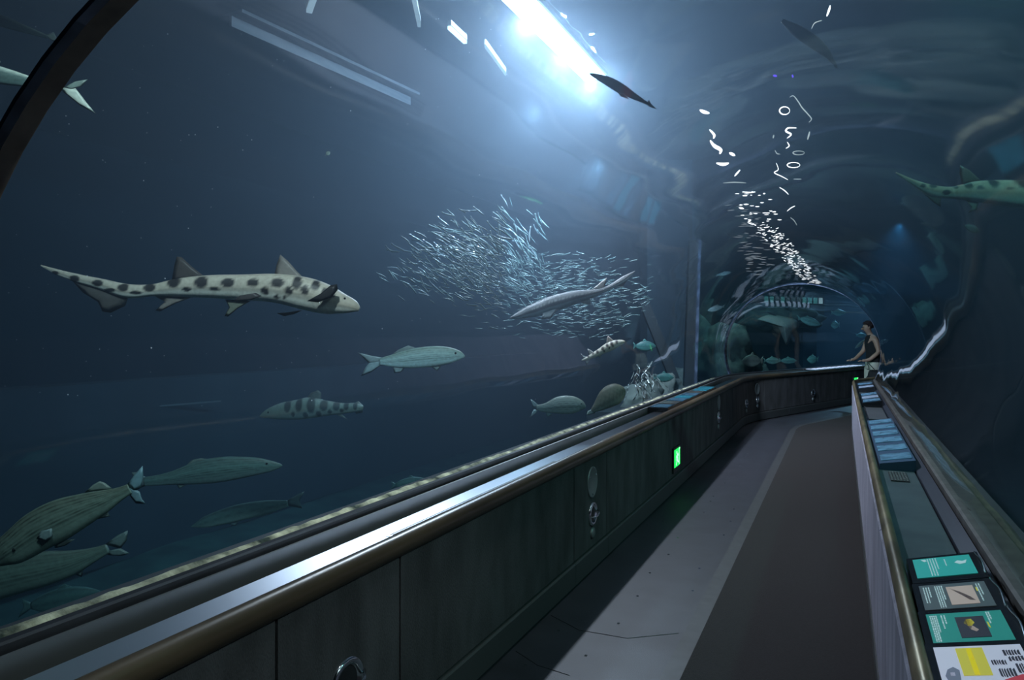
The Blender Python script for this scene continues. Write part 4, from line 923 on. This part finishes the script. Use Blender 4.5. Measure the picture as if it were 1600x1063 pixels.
for pts, w, m, lb in (
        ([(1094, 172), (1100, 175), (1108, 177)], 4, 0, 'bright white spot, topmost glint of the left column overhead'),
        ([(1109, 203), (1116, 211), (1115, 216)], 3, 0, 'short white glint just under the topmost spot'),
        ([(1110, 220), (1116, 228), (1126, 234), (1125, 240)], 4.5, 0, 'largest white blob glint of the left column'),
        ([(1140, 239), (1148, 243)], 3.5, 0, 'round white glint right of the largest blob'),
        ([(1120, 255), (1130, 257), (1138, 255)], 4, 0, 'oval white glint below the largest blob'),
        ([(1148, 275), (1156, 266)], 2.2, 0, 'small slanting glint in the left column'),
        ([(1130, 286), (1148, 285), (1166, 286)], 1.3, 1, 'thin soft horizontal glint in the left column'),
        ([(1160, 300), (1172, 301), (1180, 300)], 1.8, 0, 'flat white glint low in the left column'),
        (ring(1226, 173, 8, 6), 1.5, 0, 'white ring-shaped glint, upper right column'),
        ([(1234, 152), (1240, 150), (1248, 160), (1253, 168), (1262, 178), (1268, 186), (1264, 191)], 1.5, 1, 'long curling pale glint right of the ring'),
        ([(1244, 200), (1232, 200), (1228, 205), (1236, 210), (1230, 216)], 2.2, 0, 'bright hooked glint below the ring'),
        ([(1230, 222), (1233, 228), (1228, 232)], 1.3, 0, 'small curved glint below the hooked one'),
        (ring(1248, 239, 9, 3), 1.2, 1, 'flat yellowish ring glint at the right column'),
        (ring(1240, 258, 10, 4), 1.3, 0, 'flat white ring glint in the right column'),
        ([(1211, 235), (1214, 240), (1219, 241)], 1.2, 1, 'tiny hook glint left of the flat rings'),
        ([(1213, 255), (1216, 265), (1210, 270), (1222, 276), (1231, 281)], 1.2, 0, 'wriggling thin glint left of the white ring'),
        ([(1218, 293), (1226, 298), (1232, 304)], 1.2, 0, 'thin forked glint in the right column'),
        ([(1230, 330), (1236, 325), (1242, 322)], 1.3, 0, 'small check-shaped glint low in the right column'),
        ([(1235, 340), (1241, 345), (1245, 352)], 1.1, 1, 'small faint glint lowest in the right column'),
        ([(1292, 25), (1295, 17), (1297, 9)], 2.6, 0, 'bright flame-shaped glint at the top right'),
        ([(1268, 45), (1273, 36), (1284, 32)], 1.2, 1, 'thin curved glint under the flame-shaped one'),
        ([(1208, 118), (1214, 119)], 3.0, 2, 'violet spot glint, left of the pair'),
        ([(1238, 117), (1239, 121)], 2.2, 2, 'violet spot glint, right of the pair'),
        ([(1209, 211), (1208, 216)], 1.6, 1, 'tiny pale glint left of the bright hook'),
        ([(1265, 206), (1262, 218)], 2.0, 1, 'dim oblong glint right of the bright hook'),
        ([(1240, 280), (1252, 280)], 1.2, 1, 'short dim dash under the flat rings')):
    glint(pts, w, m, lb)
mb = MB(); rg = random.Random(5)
def dash(x, y, L, w, sl=0.0):  # one small glowing tube of the modelled glitter
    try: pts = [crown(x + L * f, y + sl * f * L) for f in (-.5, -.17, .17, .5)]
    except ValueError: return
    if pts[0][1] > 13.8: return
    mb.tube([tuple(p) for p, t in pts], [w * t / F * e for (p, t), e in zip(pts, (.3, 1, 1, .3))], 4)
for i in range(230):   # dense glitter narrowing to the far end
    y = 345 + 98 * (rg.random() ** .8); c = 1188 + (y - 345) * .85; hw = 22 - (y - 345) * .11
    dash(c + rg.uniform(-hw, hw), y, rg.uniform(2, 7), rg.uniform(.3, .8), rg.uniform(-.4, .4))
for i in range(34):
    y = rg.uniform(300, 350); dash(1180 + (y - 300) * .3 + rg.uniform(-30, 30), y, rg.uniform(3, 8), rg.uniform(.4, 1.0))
o = mb.build('lamp_glitter_shape', GM[0], smooth=True); put(o, 'dense white glowing dashes, modelled lamp glitter along the crown to the far arch', 'glitter', kind='stuff')
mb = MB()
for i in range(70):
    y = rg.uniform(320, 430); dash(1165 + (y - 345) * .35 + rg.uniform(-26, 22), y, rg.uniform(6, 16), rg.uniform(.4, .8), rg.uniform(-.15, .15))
o = mb.build('lamp_glitter_shape', emat('glitter_soft', (.45, .55, .65), .7), smooth=True); put(o, 'faint grey-white glowing dashes, modelled glitter left of the dense one on the crown', 'glitter', kind='stuff')

# ------------------------------------------------------------------ person at the far counter
M_skin = mat('skin', (0.42, 0.24, 0.17), 0.6); M_hair = mat('hair', (0.03, 0.012, 0.012), 0.8, bump=1.0, bscale=40)
M_shirt = mat('shirt', (0.008, 0.008, 0.01), 0.9, bump=.3, bscale=30); M_short = mat('shorts', (0.50, 0.47, 0.38), 0.9, bump=.3, bscale=30)
base = Vector(P(1364, 600, 15.3)); base.z = 0.008
fdir = Vector((-CT, -ST * .9, 0)).normalized(); sdir = Vector((fdir.y * -1, fdir.x, 0))
if sdir.dot(Vector((0, -1, 0))) < 0: sdir = -sdir
pr = empty('person', base, 'dark-haired person in black sleeveless top and beige shorts, leaning over the far counter', 'person')
def W3(f, s, z): return base + fdir * f + sdir * s + Vector((0, 0, z))
def skin(name, J, E, m, sub=2):
    bm = bmesh.new(); vs = [bm.verts.new(W3(*j[:3]) - base) for j in J]
    for a, b in E: bm.edges.new((vs[a], vs[b]))
    me = bpy.data.meshes.new(name); bm.to_mesh(me); bm.free()
    o = bpy.data.objects.new(name, me); COL.objects.link(o); o.parent = pr
    md = o.modifiers.new('skin', 'SKIN'); md.use_smooth_shade = True
    if not me.skin_vertices: 
        me.skin_vertices  # layer is created with the modifier
    for i, j in enumerate(J):
        r = j[3]; me.skin_vertices[0].data[i].radius = (r, r * (j[4] if len(j) > 4 else 1))
    me.skin_vertices[0].data[0].use_root = True
    sb = o.modifiers.new('sub', 'SUBSURF'); sb.levels = sb.render_levels = sub
    me.materials.append(m); return o
def body_layer(name, J, E, m):
    o = skin(name, J, E, m); return o
BJ = [(0, 0, .93, .13), (0, 0, 1.10, .125), (.02, 0, 1.28, .14), (.03, 0, 1.42, .11), (.06, 0, 1.49, .055), (.09, 0, 1.545, .055), (.115, 0, 1.60, .085), (.13, 0, 1.66, .09), (.125, 0, 1.70, .07),
      (.03, .17, 1.40, .062), (-.02, .23, 1.13, .048), (.16, .20, .97, .038), (.24, .19, .955, .03), (.30, .185, .95, .03),
      (.03, -.17, 1.40, .062), (.10, -.22, 1.14, .048), (.28, -.16, .99, .038), (.34, -.14, .965, .03), (.40, -.13, .955, .03),
      (0, .09, .86, .095), (.02, .10, .50, .065), (-.02, .10, .28, .055), (-.03, .10, .09, .04), (.10, .11, .035, .035), (.17, .115, .03, .028),
      (0, -.09, .86, .095), (.04, -.10, .50, .065), (.02, -.10, .28, .055), (.01, -.10, .09, .04), (.14, -.11, .035, .035), (.21, -.115, .03, .028)]
BE = [(0, 1), (1, 2), (2, 3), (3, 4), (4, 5), (5, 6), (6, 7), (7, 8), (3, 9), (9, 10), (10, 11), (11, 12), (12, 13), (3, 14), (14, 15), (15, 16), (16, 17), (17, 18), (0, 19), (19, 20), (20, 21), (21, 22), (22, 23), (23, 24), (0, 25), (25, 26), (26, 27), (27, 28), (28, 29), (29, 30)]
skin('body', BJ, BE, M_skin)
for s0, sg in ((.185, 1), (-.13, -1)):   # fingers and thumbs
    f0 = .31 if sg > 0 else .41
    for k in range(4):
        o_ = (k - 1.5) * .018; L = (.065, .078, .072, .055)[k]
        skin('finger', [(f0, s0 + o_, .952, .009), (f0 + L * .55, s0 + o_ * 1.1, .952, .008), (f0 + L, s0 + o_ * 1.1, .93, .006)], [(0, 1), (1, 2)], M_skin, 1)
    skin('thumb', [(f0 - .03, s0 - sg * .03, .948, .010), (f0 + .01, s0 - sg * .055, .94, .008), (f0 + .035, s0 - sg * .058, .93, .006)], [(0, 1), (1, 2)], M_skin, 1)
def loft(name, rings, m, n=20):
    V = []; Fc = []
    for f, s_, z, rf, rs_ in rings: V += [W3(f + rf * math.cos(6.283 * k / n), s_ + rs_ * math.sin(6.283 * k / n), z) for k in range(n)]
    for i in range(len(rings) - 1): Fc += [(i * n + k, i * n + (k + 1) % n, (i + 1) * n + (k + 1) % n, (i + 1) * n + k) for k in range(n)]
    return fixn(mk(name, V, Fc, m, pr, True))
loft('tank_top', [(0, 0, .87, .135, .175), (0, 0, .95, .132, .172), (0, 0, 1.10, .125, .162), (.015, 0, 1.25, .138, .18), (.025, 0, 1.36, .135, .185), (.03, 0, 1.42, .115, .165), (.035, 0, 1.46, .09, .12), (.045, 0, 1.485, .07, .085)], M_shirt)
loft('shorts', [(0, 0, .94, .13, .168), (0, 0, .86, .142, .185), (.005, 0, .80, .14, .19), (.01, 0, .775, .12, .18)], M_short)
for sg, f in ((1, .01), (-1, .03)): loft('trouser_leg', [(f * .5, sg * .085, .82, .115, .095), (f, sg * .10, .68, .105, .093), (f, sg * .102, .53, .10, .09)], M_short)
hm = MB(); rh = random.Random(9)
bm = bmesh.new(); bmesh.ops.create_icosphere(bm, subdivisions=4, radius=1)
V = []
for v in bm.verts:
    d = 1 + .12 * noise.noise(v.co * 5); c = v.co
    low = -0.35 if c.x < .3 else 0.35
    zz = max(c.z, low) if c.x > -.2 else max(c.z, -.55)
    V.append(W3(.105 + c.x * .112 * d, c.y * .098 * d, 1.675 + zz * .105 * d))
mk('hair', V, [tuple(v.index for v in f.verts) for f in bm.faces], M_hair, pr, True); bm.free()
def ball(name, c, r, m, sc=(1, 1, 1)):
    bm = bmesh.new(); bmesh.ops.create_icosphere(bm, subdivisions=2, radius=1)
    V = [W3(c[0] + v.co.x * r * sc[0], c[1] + v.co.y * r * sc[1], c[2] + v.co.z * r * sc[2]) for v in bm.verts]
    mk(name, V, [tuple(v.index for v in f.verts) for f in bm.faces], m, pr, True); bm.free()
for sg in (1, -1):
    ball('eye', (.202, sg * .032, 1.635), .008, M_eye); ball('ear', (.115, sg * .092, 1.635), .03, M_skin, (.6, .35, 1)); ball('shoe', (.07 if sg > 0 else .11, sg * .11, .045), .06, M_ink, (2.1, .8, .75))
ball('nose', (.222, 0, 1.605), .017, M_skin, (1.2, .8, 1.2)); ball('mouth', (.200, 0, 1.565), .016, mat('lips', (.35, .12, .1), .5), (.6, 1.5, .4))
bag = rock(W3(.10, .22, .60), .15, 77, (.8, .7, 1.2), mat('bag_cloth', (.006, .006, .008), .8), 'bag', 3)
put(bag, 'black bag held low at the side of the person', 'bag')
bx, by, bz = bag.location
MB().tube([tuple(W3(.16, .22, .74)), tuple(W3(.20, .21, .88)), tuple(W3(.24, .20, .965)), tuple(W3(.18, .21, .90)), tuple(W3(.06, .22, .76))], .008, 6).build('strap', M_ink, bag, True)
